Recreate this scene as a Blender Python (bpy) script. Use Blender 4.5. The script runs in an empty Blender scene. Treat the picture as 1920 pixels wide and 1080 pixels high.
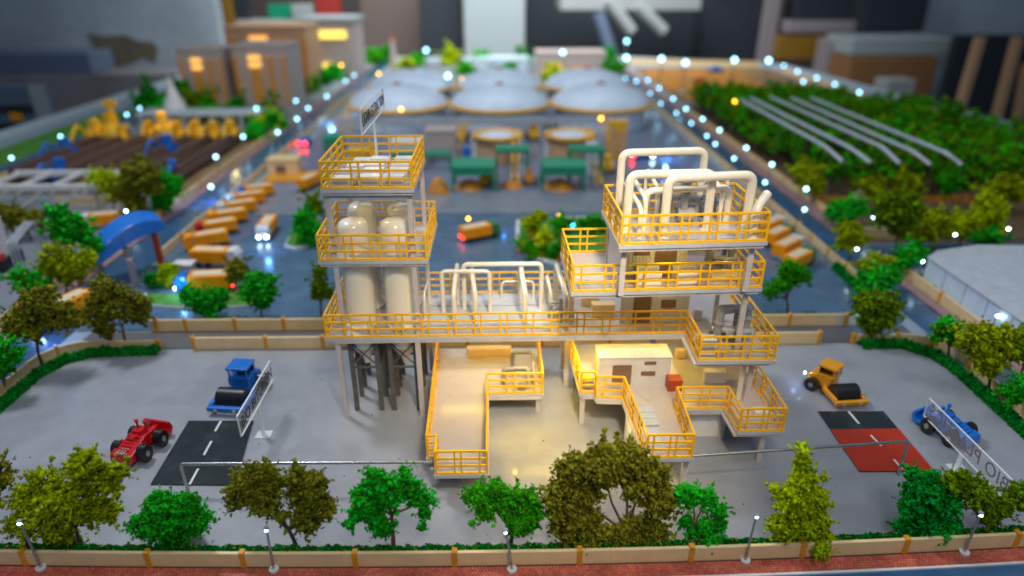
import bpy, math, random
import numpy as np
from mathutils import Vector, Matrix, noise
R = math.radians
SC = bpy.context.scene
COL = SC.collection
random.seed(7); rng = np.random.default_rng(7)

# ------------------------------------------------------------ camera
CAMH, FPX, PITCH, YAW = 5.0, 1240.0, R(25.5), R(1.05)
cd = bpy.data.cameras.new('camera'); cam = bpy.data.objects.new('camera', cd); COL.objects.link(cam)
cam.location = (0, 0, CAMH); cam.rotation_euler = (math.pi/2-PITCH, 0, -YAW)
cd.sensor_width = 36; cd.lens = 36*FPX/1920; cd.clip_start = .05; cd.clip_end = 400
cd.dof.use_dof = True; cd.dof.focus_distance = 6.95; cd.dof.aperture_fstop = (cd.lens*.001)/.105
cd.dof.aperture_blades = 0
SC.camera = cam
# ------------------------------------------------------------ world, lamps
w = bpy.data.worlds.new('World'); SC.world = w; w.use_nodes = True
bg = w.node_tree.nodes['Background']; bg.inputs[0].default_value = (.44, .62, .90, 1); bg.inputs[1].default_value = .17
def area(name, loc, aim, size, power, col, sy=None):
    l = bpy.data.lights.new(name, 'AREA'); l.energy = power; l.color = col; l.shape = 'RECTANGLE'
    l.size = size; l.size_y = sy or size
    o = bpy.data.objects.new(name, l); COL.objects.link(o); o.location = loc
    o.rotation_euler = (Vector(aim)-Vector(loc)).to_track_quat('-Z', 'Y').to_euler(); return o
def point(name, loc, power, col, rad=.03):
    l = bpy.data.lights.new(name, 'POINT'); l.energy = power; l.color = col; l.shadow_soft_size = rad
    o = bpy.data.objects.new(name, l); COL.objects.link(o); o.location = loc; return o
area('panel_or_front_fill_light', (-9, 13, 17), (0, 7, 0), 2.6, 1900, (.84, .92, 1))
area('tube_or_far_fill_light', (5, 4, 20), (2, 12, 0), 12, 1150, (.82, .91, 1))
area('panel_or_front_fill_light', (1.5, -4.5, 12), (.5, 7.5, .5), 4, 480, (.95, .96, 1))  # broad front fill, added behind the camera to light front faces
q = area('warm_front_fill', (1.2, 1.0, 8.5), (.65, 7.2, .9), .8, 46, (1, .84, .56)); q.data.spread = R(38)  # narrow warm fill added above the camera to brighten the plant
area('tube_or_far_fill_light', (0, 27, 15), (0, 27, 0), 12, 760, (.85, .93, 1))  # extra fill added over the far end to brighten the domes
q = area('room_light', (0, 42, 20), (0, 56, 0), 26, 9500, (.90, .95, 1)); q.data.spread = R(125)
point('warm_led_light', (-10.8, 22.2, 1.3), 22, (1, .75, .25), .1)
point('warm_led_light', (-9.2, 22.6, 1.2), 14, (1, .75, .25), .1)
# warm LED light the model has under and on its decks
area('warm_led_light', (-.1, 7.5, 1.02), (-.1, 7.1, 0), 1.5, 6, (1, .70, .10), .1)
area('warm_led_light', (.72, 6.85, .98), (.68, 6.2, 0), .9, 7, (1, .70, .12), .1)
area('warm_led_light', (1.75, 5.7, .4), (1.2, 5.4, 0), .5, 2.5, (1, .70, .15), .1)
area('warm_led_light', (1.6, 7.35, 1.02), (1.6, 6.9, 0), 1.2, 6, (1, .72, .10), .1)
point('warm_led_light', (.8, 7.0, .95), 5.0, (1, .75, .08))
point('warm_led_light', (2.3, 6.9, .98), 3.5, (1, .74, .12))
point('warm_led_light', (1.2, 6.0, .36), 2.6, (1, .7, .08))
point('warm_led_light', (.15, 6.3, .5), 3.2, (1, .7, .08))
point('warm_led_light', (1.7, 6.2, 2.45), 3.2, (1, .78, .2))
point('warm_led_light', (2.45, 6.6, 2.45), 1.6, (1, .74, .2))
point('warm_led_light', (1.9, 6.7, 1.85), 3.2, (1, .8, .3))
point('warm_led_light', (1.0, 7.0, 1.8), 2.6, (1, .76, .2))
point('warm_led_light', (-1.45, 7.2, 2.82), 1.8, (1, .84, .35))
point('warm_led_light', (-1.42, 7.35, 3.2), .4, (1, .8, .3))
SC.render.engine = 'CYCLES'
SC.cycles.use_denoising = True
SC.cycles.max_bounces = 6; SC.cycles.diffuse_bounces = 3; SC.cycles.glossy_bounces = 3; SC.cycles.transparent_max_bounces = 8
SC.cycles.sample_clamp_indirect = 4; SC.cycles.caustics_reflective = False; SC.cycles.caustics_refractive = False
SC.view_settings.view_transform = 'Standard'; SC.view_settings.look = 'None'; SC.view_settings.exposure = .0; SC.view_settings.gamma = 1

# ------------------------------------------------------------ pixel -> ground helpers
cp, sp, cy_, sy_ = math.cos(PITCH), math.sin(PITCH), math.cos(YAW), math.sin(YAW)
def ray(px, py):
    u = (px-960)/FPX; v = (540-py)/FPX
    y = cp+v*sp; z = -sp+v*cp
    return (u*cy_+y*sy_, -u*sy_+y*cy_, z)
def G(px, py, z=0.):
    r = ray(px, py); t = (z-CAMH)/r[2]; return (r[0]*t, r[1]*t)
def ZY(px, py, y):
    r = ray(px, py); t = y/r[1]; return (r[0]*t, CAMH+r[2]*t)
def pxs(x, y, z):           # size of one photo pixel at a place
    Y = x*sy_+y*cy_; return (Y*cp-(z-CAMH)*sp)/FPX
def ZV(x, y, py):
    lo, hi = -9., 30.
    for _ in range(50):
        m = (lo+hi)/2; Y = x*sy_+y*cy_; Z = m-CAMH
        q = 540-FPX*(Y*sp+Z*cp)/(Y*cp-Z*sp)
        if q > py: lo = m
        else: hi = m
    return lo

# ------------------------------------------------------------ materials
def mat(name, col, rough=.5, metal=0., var=.08, vscale=6., bump=0., bscale=40., coat=0., spec=.5, trans=0., island=0.):
    m = bpy.data.materials.new(name); m.use_nodes = True
    nt = m.node_tree; N = nt.nodes; L = nt.links; b = N['Principled BSDF']
    b.inputs['Roughness'].default_value = rough; b.inputs['Metallic'].default_value = metal
    b.inputs['Specular IOR Level'].default_value = spec
    b.inputs['Coat Weight'].default_value = coat; b.inputs['Coat Roughness'].default_value = .12
    tc = N.new('ShaderNodeTexCoord')
    n = N.new('ShaderNodeTexNoise'); n.inputs['Scale'].default_value = vscale; n.inputs['Detail'].default_value = 6; n.inputs['Roughness'].default_value = .62
    L.new(tc.outputs['Object'], n.inputs['Vector'])
    r = N.new('ShaderNodeMapRange'); r.inputs['From Min'].default_value = .3; r.inputs['From Max'].default_value = .7
    r.inputs['To Min'].default_value = 1-var*1.6; r.inputs['To Max'].default_value = 1+var
    L.new(n.outputs['Fac'], r.inputs['Value'])
    h = N.new('ShaderNodeHueSaturation'); h.inputs['Color'].default_value = (*col, 1)
    if island:
        g = N.new('ShaderNodeNewGeometry')
        r2 = N.new('ShaderNodeMapRange'); r2.inputs['To Min'].default_value = 1-island; r2.inputs['To Max'].default_value = 1+island
        L.new(g.outputs['Random Per Island'], r2.inputs['Value'])
        mu = N.new('ShaderNodeMath'); mu.operation = 'MULTIPLY'
        L.new(r.outputs[0], mu.inputs[0]); L.new(r2.outputs[0], mu.inputs[1]); L.new(mu.outputs[0], h.inputs['Value'])
        r3 = N.new('ShaderNodeMapRange'); r3.inputs['To Min'].default_value = .49; r3.inputs['To Max'].default_value = .515
        L.new(g.outputs['Random Per Island'], r3.inputs['Value']); L.new(r3.outputs[0], h.inputs['Hue'])
    else:
        L.new(r.outputs[0], h.inputs['Value'])
    L.new(h.outputs[0], b.inputs['Base Color'])
    r4 = N.new('ShaderNodeMapRange'); r4.inputs['To Min'].default_value = max(.02, rough-.08); r4.inputs['To Max'].default_value = min(1, rough+.08)
    L.new(n.outputs['Fac'], r4.inputs['Value']); L.new(r4.outputs[0], b.inputs['Roughness'])
    if bump:
        n2 = N.new('ShaderNodeTexNoise'); n2.inputs['Scale'].default_value = bscale; n2.inputs['Detail'].default_value = 4
        L.new(tc.outputs['Object'], n2.inputs['Vector'])
        bp = N.new('ShaderNodeBump'); bp.inputs['Strength'].default_value = bump; bp.inputs['Distance'].default_value = .01
        L.new(n2.outputs['Fac'], bp.inputs['Height']); L.new(bp.outputs[0], b.inputs['Normal'])
    if trans:
        b.inputs['Subsurface Weight'].default_value = trans; b.inputs['Subsurface Radius'].default_value = (.02, .03, .01)
    return m
def emit(name, col, s):
    m = bpy.data.materials.new(name); m.use_nodes = True
    b = m.node_tree.nodes['Principled BSDF']; b.inputs['Base Color'].default_value = (*col, 1)
    b.inputs['Emission Color'].default_value = (*col, 1); b.inputs['Emission Strength'].default_value = s; return m
def glass(name, col=(1, 1, 1), rough=.03, alpha=.25):
    m = bpy.data.materials.new(name); m.use_nodes = True
    b = m.node_tree.nodes['Principled BSDF']; b.inputs['Base Color'].default_value = (*col, 1)
    b.inputs['Roughness'].default_value = rough; b.inputs['Alpha'].default_value = alpha; return m
def stained(name, col, col2, rough, coat=0., vs=.8, thr=(.52, .62), amt=.5, speck=0.):
    m = mat(name, col, rough, var=.06, vscale=3., coat=coat); nt = m.node_tree; N = nt.nodes; L = nt.links
    b = N['Principled BSDF']; src = b.inputs['Base Color'].links[0].from_socket
    n = N.new('ShaderNodeTexNoise'); n.inputs['Scale'].default_value = vs; n.inputs['Detail'].default_value = 5
    tc = [x for x in N if x.type == 'TEX_COORD'][0]; L.new(tc.outputs['Object'], n.inputs['Vector'])
    r = N.new('ShaderNodeMapRange'); r.inputs['From Min'].default_value = thr[0]; r.inputs['From Max'].default_value = thr[1]; r.inputs['To Max'].default_value = amt
    L.new(n.outputs['Fac'], r.inputs['Value'])
    mx = N.new('ShaderNodeMixRGB'); mx.inputs[2].default_value = (*col2, 1); L.new(r.outputs[0], mx.inputs[0]); L.new(src, mx.inputs[1])
    out = mx.outputs[0]
    if speck:
        n = N.new('ShaderNodeTexNoise'); n.inputs['Scale'].default_value = 22; n.inputs['Detail'].default_value = 2
        L.new(tc.outputs['Object'], n.inputs['Vector'])
        r = N.new('ShaderNodeMapRange'); r.inputs['From Min'].default_value = .735; r.inputs['From Max'].default_value = .75; r.inputs['To Max'].default_value = speck
        L.new(n.outputs['Fac'], r.inputs['Value'])
        m2 = N.new('ShaderNodeMixRGB'); m2.inputs[2].default_value = (.05, .045, .04, 1); L.new(r.outputs[0], m2.inputs[0]); L.new(out, m2.inputs[1]); out = m2.outputs[0]
    L.new(out, b.inputs['Base Color']); return m
M = dict(
 yard=stained('grey painted board', (.33, .335, .36), (.25, .255, .275), .36, coat=.25, vs=1.1, speck=.7),
 asphalt=stained('blue grey asphalt board', (.085, .155, .24), (.115, .195, .28), .28, coat=.35, vs=1.5),
 road=stained('dark blue road', (.04, .105, .21), (.065, .135, .235), .26, coat=.3, vs=1.2),
 apron=stained('pale apron', (.24, .26, .30), (.18, .2, .25), .3, coat=.25, vs=2.),
 plantfloor=stained('plant floor', (.20, .245, .34), (.16, .205, .30), .25, coat=.4, vs=.7),
 lane=mat('dark lane', (.12, .11, .11), .5),
 brick=mat('red paving tile', (.60, .12, .07), .55, var=.25, vscale=3., bump=.2, island=.10),
 grout=mat('dark grout', (.09, .03, .025), .8),
 pinkpave=mat('pink paving', (.34, .20, .20), .6, var=.2, vscale=9),
 kerb=mat('white kerb', (.72, .72, .70), .5),
 cream=mat('cream wall board', (.90, .64, .32), .45, var=.05, coat=.1),
 orange=mat('orange post', (.80, .33, .02), .4, var=.12, vscale=12),
 rail=mat('yellow orange rail plastic', (1.0, .52, .002), .34, var=.08, vscale=8, coat=.15),
 deck=stained('pale grey deck board', (.54, .48, .455), (.44, .38, .36), .30, coat=.35, vs=3., amt=.4),
 edge=mat('grey deck edge', (.52, .54, .58), .4),
 column=mat('pale grey column', (.62, .55, .54), .38),
 tank=mat('cream gloss tank', (.94, .87, .74), .18, var=.02, coat=.6),
 pipe=mat('ivory gloss pipe', (.86, .78, .64), .22, var=.03, coat=.5),
 greypipe=mat('grey painted pipe', (.33, .33, .34), .4, var=.15, vscale=20),
 frame=mat('grey brown steel', (.13, .115, .105), .5, var=.2),
 white=mat('white box paint', (.78, .75, .72), .4),
 corr=mat('off white corrugated board', (.74, .71, .66), .42),
 brown=mat('brown door', (.21, .12, .075), .45),
 redbox=mat('rust red box', (.42, .055, .015), .4),
 steel=mat('brushed steel', (.55, .53, .50), .28, metal=.85),
 black=mat('black rubber', (.012, .012, .013), .38, coat=.3),
 blue=mat('blue vehicle paint', (.01, .17, .62), .3, coat=.4),
 red=mat('red vehicle paint', (.62, .008, .012), .22, coat=.7),
 yellow=mat('yellow vehicle paint', (.83, .33, .008), .3, coat=.4),
 truckorange=mat('orange truck paint', (1., .34, .002), .42, spec=.3),
 patch=mat('pale truck cover', (.80, .66, .45), .5),
 green=mat('green vehicle paint', (.03, .22, .06), .35),
 shed=mat('emerald sheet', (.005, .27, .13), .4),
 dome=stained('blue white dome', (.74, .84, .95), (.66, .77, .90), .4, coat=.1, vs=2.),
 log=mat('brown log', (.10, .045, .028), .6, var=.3, vscale=10),
 machine=mat('yellow machine', (.98, .52, .02), .35, var=.2, vscale=5),
 ochre=mat('ochre heap', (.62, .24, .02), .6, var=.3, vscale=6, bump=.5),
 matblack=stained('dark mat', (.018, .024, .024), (.045, .055, .06), .24, coat=.6, vs=4.),
 matred=stained('red mat', (.50, .035, .01), (.42, .05, .02), .38, vs=5.),
 line=mat('white line', (.75, .75, .72), .5),
 ink=mat('black lettering', (.01, .01, .012), .5),
 trunk=mat('brown trunk', (.20, .085, .045), .65, var=.3, vscale=30, bump=.4),
 darktrunk=mat('dark trunk', (.075, .05, .035), .7, var=.3, vscale=30, bump=.4),
 grass=mat('grass', (.07, .26, .012), .8, var=.3, vscale=5, bump=.5),
 soil=mat('soil', (.16, .09, .04), .8, var=.3),
 field=mat('ochre field', (.50, .19, .008), .7, var=.3, vscale=1.5),
 sand=mat('sandy field', (.27, .16, .07), .7, var=.3, vscale=1.5),
 board=mat('table board', (.30, .36, .40), .45), rim=mat('pale table rim', (.52, .62, .66), .4),
 beige=mat('beige building', (.66, .38, .20), .5), orangeb=mat('orange balcony', (.98, .38, .01), .5),
 mauve=mat('grey mauve wall', (.52, .42, .37), .5),
 acrylic=glass('clear acrylic', (.85, .9, .93), .05, .13), acryledge=glass('acrylic edge', (.95, .97, .97), .1, .75),
 whiteled=emit('white LED', (.60, .86, 1.), 26), farled=emit('white LED globe', (.34, .76, 1.), 7), warmled=emit('warm LED', (1, .62, .06), 140),
 blueled=emit('blue LED', (.02, .28, 1.), 45), redled=emit('red LED', (1, .02, .02), 22), amberled=emit('amber LED', (1, .5, .03), 10),
 window=emit('lit window', (1, .50, .10), 1.2), litsign=emit('lit yellow panel', (1, .74, .12), 1.3),
 plaster=mat('grey plaster', (.46, .54, .58), .8, var=.22, vscale=.12), plasterdark=mat('brown patch', (.22, .185, .12), .8, var=.3, vscale=.4),
 dark=mat('dark cloth', (.02, .027, .035), .7), darkbrown=mat('dark brown panel', (.15, .115, .095), .7), bggrey=mat('grey cabinet', (.36, .41, .40), .6),
 ochrewood=mat('ochre door', (.27, .14, .012), .5), card=mat('brown cardboard', (.28, .13, .045), .7), taupe=mat('taupe cabinet', (.27, .255, .255), .7, var=.25, vscale=.15), hallroof=mat('pale roof sheet', (.55, .57, .60), .5), bgwhite=mat('white laminate', (.36, .38, .36), .5),
 purple=mat('purple grey cloth', (.30, .25, .26), .7), redcloth=mat('red cloth', (.35, .02, .012), .7), bluecloth=mat('blue cloth', (.13, .18, .26), .7),
 floor=mat('room floor', (.05, .05, .055), .6), gold=mat('gold rim', (.95, .48, .02), .35), pool=mat('dark pond', (.01, .03, .03), .1),
)
LEAF = {}
for k, c in dict(olive=(.20, .19, .012), bright=(.02, .40, .008), lime=(.42, .52, .002), mid=(.045, .31, .004), deep=(.012, .22, .004), teal=(.004, .33, .02), hedge=(.003, .20, .012), yel=(.32, .38, .002), oliveb=(.14, .24, .002)).items():
    LEAF[k] = mat('leaf '+k, c, .9, var=.3, vscale=5, island=.45, spec=.06)
LEAF['flower'] = mat('flower', (.75, .45, .01), .6); LEAF['redflower'] = mat('red flower', (.6, .02, .015), .6)

# ------------------------------------------------------------ object helpers
def tag(o, label=None, cat=None, group=None, kind=None):
    if label: o['label'] = label
    if cat: o['category'] = cat
    if group: o['group'] = group
    if kind: o['kind'] = kind
    return o
def thing(name, label, cat, loc=(0, 0, 0), rz=0, group=None):
    o = bpy.data.objects.new(name, None); COL.objects.link(o); o.empty_display_size = .1
    o.location = loc; o.rotation_euler = (0, 0, rz); return tag(o, label, cat, group)
class MB:
    def __init__(s): s.v = []; s.f = []; s.sm = []
    def add(s, vs, fs, smooth=False):
        n = len(s.v); s.v += [tuple(v) for v in vs]; s.f += [tuple(i+n for i in f) for f in fs]; s.sm += [smooth]*len(fs); return s
    def box(s, x0, x1, y0, y1, z0, z1, rot=0, piv=None):
        vs = [(x, y, z) for z in (z0, z1) for y in (y0, y1) for x in (x0, x1)]
        if rot:
            px, py = piv or ((x0+x1)/2, (y0+y1)/2); c, t = math.cos(rot), math.sin(rot)
            vs = [(px+(x-px)*c-(y-py)*t, py+(x-px)*t+(y-py)*c, z) for x, y, z in vs]
        return s.add(vs, [(0, 2, 3, 1), (4, 5, 7, 6), (0, 1, 5, 4), (2, 6, 7, 3), (0, 4, 6, 2), (1, 3, 7, 5)])
    def cyl(s, c, r, h, n=24, r2=None, axis='z', cap=True):
        r2 = r if r2 is None else r2; vs = []
        for k, (rr, t) in enumerate(((r, 0), (r2, h))):
            for i in range(n):
                a = 2*math.pi*i/n; p = (rr*math.cos(a), rr*math.sin(a), t)
                if axis == 'x': p = (p[2], p[0], p[1])
                if axis == 'y': p = (p[1], p[2], p[0])
                vs.append((c[0]+p[0], c[1]+p[1], c[2]+p[2]))
        s.add(vs, [(i, (i+1) % n, n+(i+1) % n, n+i) for i in range(n)], True)
        if cap: s.add(vs, [tuple(range(n-1, -1, -1)), tuple(range(n, 2*n))])
        return s
    def lathe(s, c, prof, n=32):
        vs = []; fs = []
        for r, z in prof:
            for i in range(n):
                a = 2*math.pi*i/n; vs.append((c[0]+r*math.cos(a), c[1]+r*math.sin(a), c[2]+z))
        for k in range(len(prof)-1):
            for i in range(n): fs.append((k*n+i, k*n+(i+1) % n, (k+1)*n+(i+1) % n, (k+1)*n+i))
        return s.add(vs, fs, True)
    def ball(s, c, r, n=12, sz=1.):
        prof = [(max(1e-4, r*math.sin(math.pi*k/n)), -r*sz*math.cos(math.pi*k/n)) for k in range(n+1)]
        return s.lathe(c, prof, 2*n)
    def tube(s, pts, r, n=10, cap=True):
        pts = [Vector(p) for p in pts]; rs = r if isinstance(r, (list, tuple)) else [r]*len(pts)
        vs = []; fs = []; up = None
        for k, p in enumerate(pts):
            d = (pts[min(k+1, len(pts)-1)]-pts[max(k-1, 0)]).normalized()
            if up is None: up = d.orthogonal().normalized()
            up = (up-d*up.dot(d)).normalized(); q = d.cross(up)
            for i in range(n):
                a = 2*math.pi*i/n; vs.append(p+(up*math.cos(a)+q*math.sin(a))*rs[k])
        for k in range(len(pts)-1):
            for i in range(n): fs.append((k*n+i, k*n+(i+1) % n, (k+1)*n+(i+1) % n, (k+1)*n+i))
        s.add(vs, fs, True)
        if cap:
            m = len(pts)-1; s.add([v for v in vs], [tuple(range(n-1, -1, -1)), tuple(range(m*n, m*n+n))])
        return s
    def bar(s, a, b, t, t2=None):     # square bar from a to b
        a, b = Vector(a), Vector(b); d = (b-a).normalized(); t2 = t2 or t
        u = Vector((0, 0, 1)) if abs(d.z) < .9 else Vector((0, 1, 0))
        q = d.cross(u).normalized(); u = q.cross(d)
        vs = [p+q*sx*t/2+u*sz*t2/2 for p in (a, b) for sx, sz in ((-1, -1), (1, -1), (1, 1), (-1, 1))]
        return s.add(vs, [(3, 2, 1, 0), (4, 5, 6, 7), (0, 1, 5, 4), (1, 2, 6, 5), (2, 3, 7, 6), (3, 0, 4, 7)])
    def prism(s, poly, z0, z1):
        n = len(poly)
        vs = [(x, y, z0) for x, y in poly]+[(x, y, z1) for x, y in poly]
        a = sum(poly[i][0]*poly[(i+1) % n][1]-poly[(i+1) % n][0]*poly[i][1] for i in range(n))
        fs = [tuple(range(n-1, -1, -1)), tuple(range(n, 2*n))]+[(i, (i+1) % n, n+(i+1) % n, n+i) for i in range(n)]
        if a < 0: fs = [tuple(reversed(f)) for f in fs]
        return s.add(vs, fs)
    def sideprism(s, prof, x0, x1):    # profile in (y, z) extruded along x
        n = len(prof); vs = [(x0, y, z) for y, z in prof]+[(x1, y, z) for y, z in prof]
        return s.add(vs, [tuple(range(n-1, -1, -1)), tuple(range(n, 2*n))]+[(i, (i+1) % n, n+(i+1) % n, n+i) for i in range(n)])
    def build(s, name, m, parent=None, bevel=0, loc=None):
        me = bpy.data.meshes.new(name); me.from_pydata(s.v, [], s.f)
        me.polygons.foreach_set('use_smooth', s.sm); me.materials.append(M[m] if isinstance(m, str) else m); me.update()
        o = bpy.data.objects.new(name, me); COL.objects.link(o)
        if parent: o.parent = parent
        if loc: o.location = loc
        if bevel:
            b = o.modifiers.new('bevel', 'BEVEL'); b.width = bevel; b.segments = 2; b.limit_method = 'ANGLE'; b.angle_limit = R(50)
        return o
def sheet(name, poly, z, m, kind='structure'):
    return tag(MB().prism(poly, z-.003, z).build(name, m), kind=kind)
def rect(x0, x1, y0, y1): return [(x0, y0), (x1, y0), (x1, y1), (x0, y1)]
def copy_tree(o, parent=None):
    c = o.copy(); COL.objects.link(c); c.parent = parent
    for ch in o.children: copy_tree(ch, c)
    return c
def bend(pts, r, n=5):
    pts = [Vector(p) for p in pts]; out = [pts[0]]
    for k in range(1, len(pts)-1):
        a, b, c = pts[k-1], pts[k], pts[k+1]
        p = b+(a-b).normalized()*min(r, (a-b).length*.45); q = b+(c-b).normalized()*min(r, (c-b).length*.45)
        for i in range(n+1):
            t = i/n; out.append((1-t)**2*p+2*t*(1-t)*b+t*t*q)
    out.append(pts[-1]); return out
_oct_f = np.array([(0, 2, 4), (2, 1, 4), (1, 3, 4), (3, 0, 4), (2, 0, 5), (1, 2, 5), (3, 1, 5), (0, 3, 5)])
_oct_v = np.array([(1, 0, 0), (-1, 0, 0), (0, 1, 0), (0, -1, 0), (0, 0, 1), (0, 0, -1)], float)
def clumps(name, pos, size, m, parent=None):
    pos = np.asarray(pos, float); n = len(pos); size = np.broadcast_to(np.asarray(size, float), (n,))
    v = _oct_v[None]*(.45+rng.random((n, 6, 1))*1.0)+rng.normal(0, .22, (n, 6, 3))
    sc = np.stack([np.ones(n), .5+rng.random(n)*.6, .25+rng.random(n)*.5], 1); v = v*sc[:, None, :]
    q = rng.normal(size=(n, 4)); q /= np.linalg.norm(q, axis=1)[:, None]; a, b, c, d = q.T
    Rm = np.stack([np.stack([a*a+b*b-c*c-d*d, 2*(b*c-a*d), 2*(b*d+a*c)], 1), np.stack([2*(b*c+a*d), a*a-b*b+c*c-d*d, 2*(c*d-a*b)], 1), np.stack([2*(b*d-a*c), 2*(c*d+a*b), a*a-b*b-c*c+d*d], 1)], 1)
    v = np.einsum('nij,nkj->nki', Rm, v)*size[:, None, None]+pos[:, None, :]
    f = (_oct_f[None]+np.arange(n)[:, None, None]*6).reshape(-1)
    me = bpy.data.meshes.new(name); me.vertices.add(n*6); me.vertices.foreach_set('co', v.reshape(-1))
    me.loops.add(len(f)); me.loops.foreach_set('vertex_index', f.astype(np.int32)); k = len(f)//3
    me.polygons.add(k); me.polygons.foreach_set('loop_start', (np.arange(k)*3).astype(np.int32)); me.polygons.foreach_set('loop_total', np.full(k, 3, np.int32))
    me.update(calc_edges=True); me.materials.append(LEAF[m] if m in LEAF else M[m])
    o = bpy.data.objects.new(name, me); COL.objects.link(o)
    if parent: o.parent = parent
    return o

# ------------------------------------------------------------ room and table (setting)
sheet('room_floor', rect(-70, 70, -6, 78), -8, 'floor')
tag(MB().box(-70, 70, 76, 77, -8, 30).build('room_wall', 'darkbrown'), kind='structure')
TP = [(-16.9, 3.0), (16.9, 3.0), (18.3, 24), (16.6, 40.5), (8, 44.5), (-16.4, 44.5), (-16.9, 20)]
t = thing('model_table', 'long display table carrying the whole model, pale raised rim along its edges', 'table')
MB().prism(TP, -.5, -.012).build('tabletop', 'board', t)
e = MB()
for i in range(len(TP)):
    a, b = TP[i], TP[(i+1) % len(TP)]
    if i == 0: continue
    e.bar((a[0], a[1], .0), (b[0], b[1], .0), .5, .22)
e.build('rim', 'rim', t)
for x, y in ((-14, 6), (14, 6), (-14, 40), (13, 38)): MB().box(x-.4, x+.4, y-.4, y+.4, -8, -.5).build('leg', 'bggrey', t)
# ground sheets, none overlapping another at one height
def wy(x): return 4.462+(.0052*x*x if x > 0 else .0042*x*x)      # the front wall bows slightly
XS = [i*.5 for i in range(-13, 14)]
def strip(y0, y1): return [(x, wy(x)+y0) for x in XS]+[(x, wy(x)+y1) for x in reversed(XS)]
sheet('front_road', [(x, 3.1) for x in (-6.5, 6.5)]+[(x, wy(x)-.205) for x in reversed(XS)], .004, 'road')
tag(MB().prism(strip(-.203, -.180), 0, .02).build('kerb', 'kerb'), kind='structure')
sheet('pavement', strip(-.178, -.0), .006, 'grout')
hx = MB(); s = .0165; row = 0; y = -.166
while y < -.008:
    x = -5.4+(row % 2)*s*.92
    while x < 5.6:
        hx.prism([(x+s*.92*math.cos(R(60*k+30)), wy(x)+y+s*.92*math.sin(R(60*k+30))) for k in range(6)], .006, .0095); x += s*1.84
    y += s*1.6; row += 1
tag(hx.build('paving_tiles', 'brick'), kind='structure')
YP = [(x, wy(x)+.03) for x in XS]+[(6.5, 4.9), (6.45, 7.6), (6.3, 8.2), (6.0, 8.44), (-6.0, 8.44), (-6.3, 8.2), (-6.45, 7.6), (-6.5, 4.9)]
sheet('yard', YP, .004, 'yard')
sheet('cross_road', rect(-6.3, 6.3, 8.5, 9.0), .004, 'lane')
sheet('lorry_park', rect(-6.56, 6.33, 9.06, 14.4), .004, 'asphalt')
tag(MB().box(-6.5, 6.3, 14.4, 16.0, 0, .03).build('apron', 'apron'), kind='structure')
sheet('plant_floor', rect(-6.2, 6.2, 16.02, 31), .004, 'plantfloor')
sheet('left_road', rect(-7.4, -6.6, 4.6, 43), .008, 'road')
sheet('right_road', rect(6.56, 7.06, 4.7, 43), .008, 'road')
sheet('side_road', rect(7.07, 12, 11.2, 12.4), .008, 'road')
tag(MB().box(-7.62, -7.42, 4.6, 43, 0, .03).build('left_pavement', 'pinkpave'), kind='structure')
tag(MB().box(7.08, 7.28, 4.6, 11.1, 0, .03).build('right_pavement', 'pinkpave'), kind='structure')
tag(MB().box(7.08, 7.4, 12.5, 43, 0, .03).build('right_pavement', 'pinkpave'), kind='structure')
sheet('left_lot', rect(-13.2, -7.7, 4.6, 30), .004, 'apron')
sheet('log_yard', rect(-13.1, -7.9, 16.2, 22), .009, 'sand')
sheet('perimeter_road', rect(-14.2, -13.3, 5, 42), .004, 'road')
tag(MB().box(-15.6, -14.3, 8, 27, 0, .03).build('grass_verge', 'grass'), kind='structure')
sheet('right_lot', rect(7.5, 17, 5, 11), .004, 'apron')
sheet('garden_ground', rect(7.5, 15.5, 12.5, 15), .010, 'soil')
sheet('pond', [(8.2, 13.4), (10, 13.2), (10.4, 14.5), (8.6, 14.7)], .016, 'pool')
sheet('plantation_ground', rect(7.6, 15.8, 15.3, 28), .006, 'soil')
sheet('field', rect(7.7, 15.5, 28.6, 40), .006, 'sand')
for q in ([(8.2, 29.2), (13.5, 29), (13, 31.2), (8.3, 31.2)], [(8, 32), (10.4, 32), (9.6, 35.5), (7.9, 35.5)], [(10.8, 32), (13.4, 31.8), (12.6, 35.5), (10.6, 35.8)], [(8, 36.2), (13.6, 36.2), (13.3, 38.8), (8, 38.8)]):
    sheet('field_plot', q, .012, 'field')
sheet('town_ground', rect(-7.7+.1, -6.6, 43.05, 44), .004, 'apron')
sheet('far_ground', rect(-6.2, 6.2, 31.1, 43.5), .004, 'apron')
for cx, cy in ((-13.9, 40),): pass
def island(name, pts):
    tag(MB().prism(pts, 0, .045).build('kerb_island', 'kerb'), kind='structure')
    c = Vector((sum(p[0] for p in pts)/len(pts), sum(p[1] for p in pts)/len(pts)))
    tag(MB().prism([tuple(c+(Vector(p)-c)*.93) for p in pts], .02, .055).build(name, 'grass'), kind='structure')
island('grass_island', [(-4.35, 12.45), (-4.1, 12.3), (-3.85, 12.5), (-3.8, 13.6), (-4.1, 14.2), (-4.35, 14.25), (-4.45, 13.4)])
island('grass_island', [(.35, 13.9), (.3, 12.6), (.55, 11.8), (1.0, 11.5), (1.6, 11.5), (2.4, 12.2), (2.6, 13.6), (2.2, 14.2)])
island('grass_island', [(-6.1, 9.9), (-5.2, 9.75), (-4.1, 9.8), (-3.9, 10.1), (-4.2, 10.35), (-5.4, 10.2), (-6.1, 10.3)])

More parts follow.
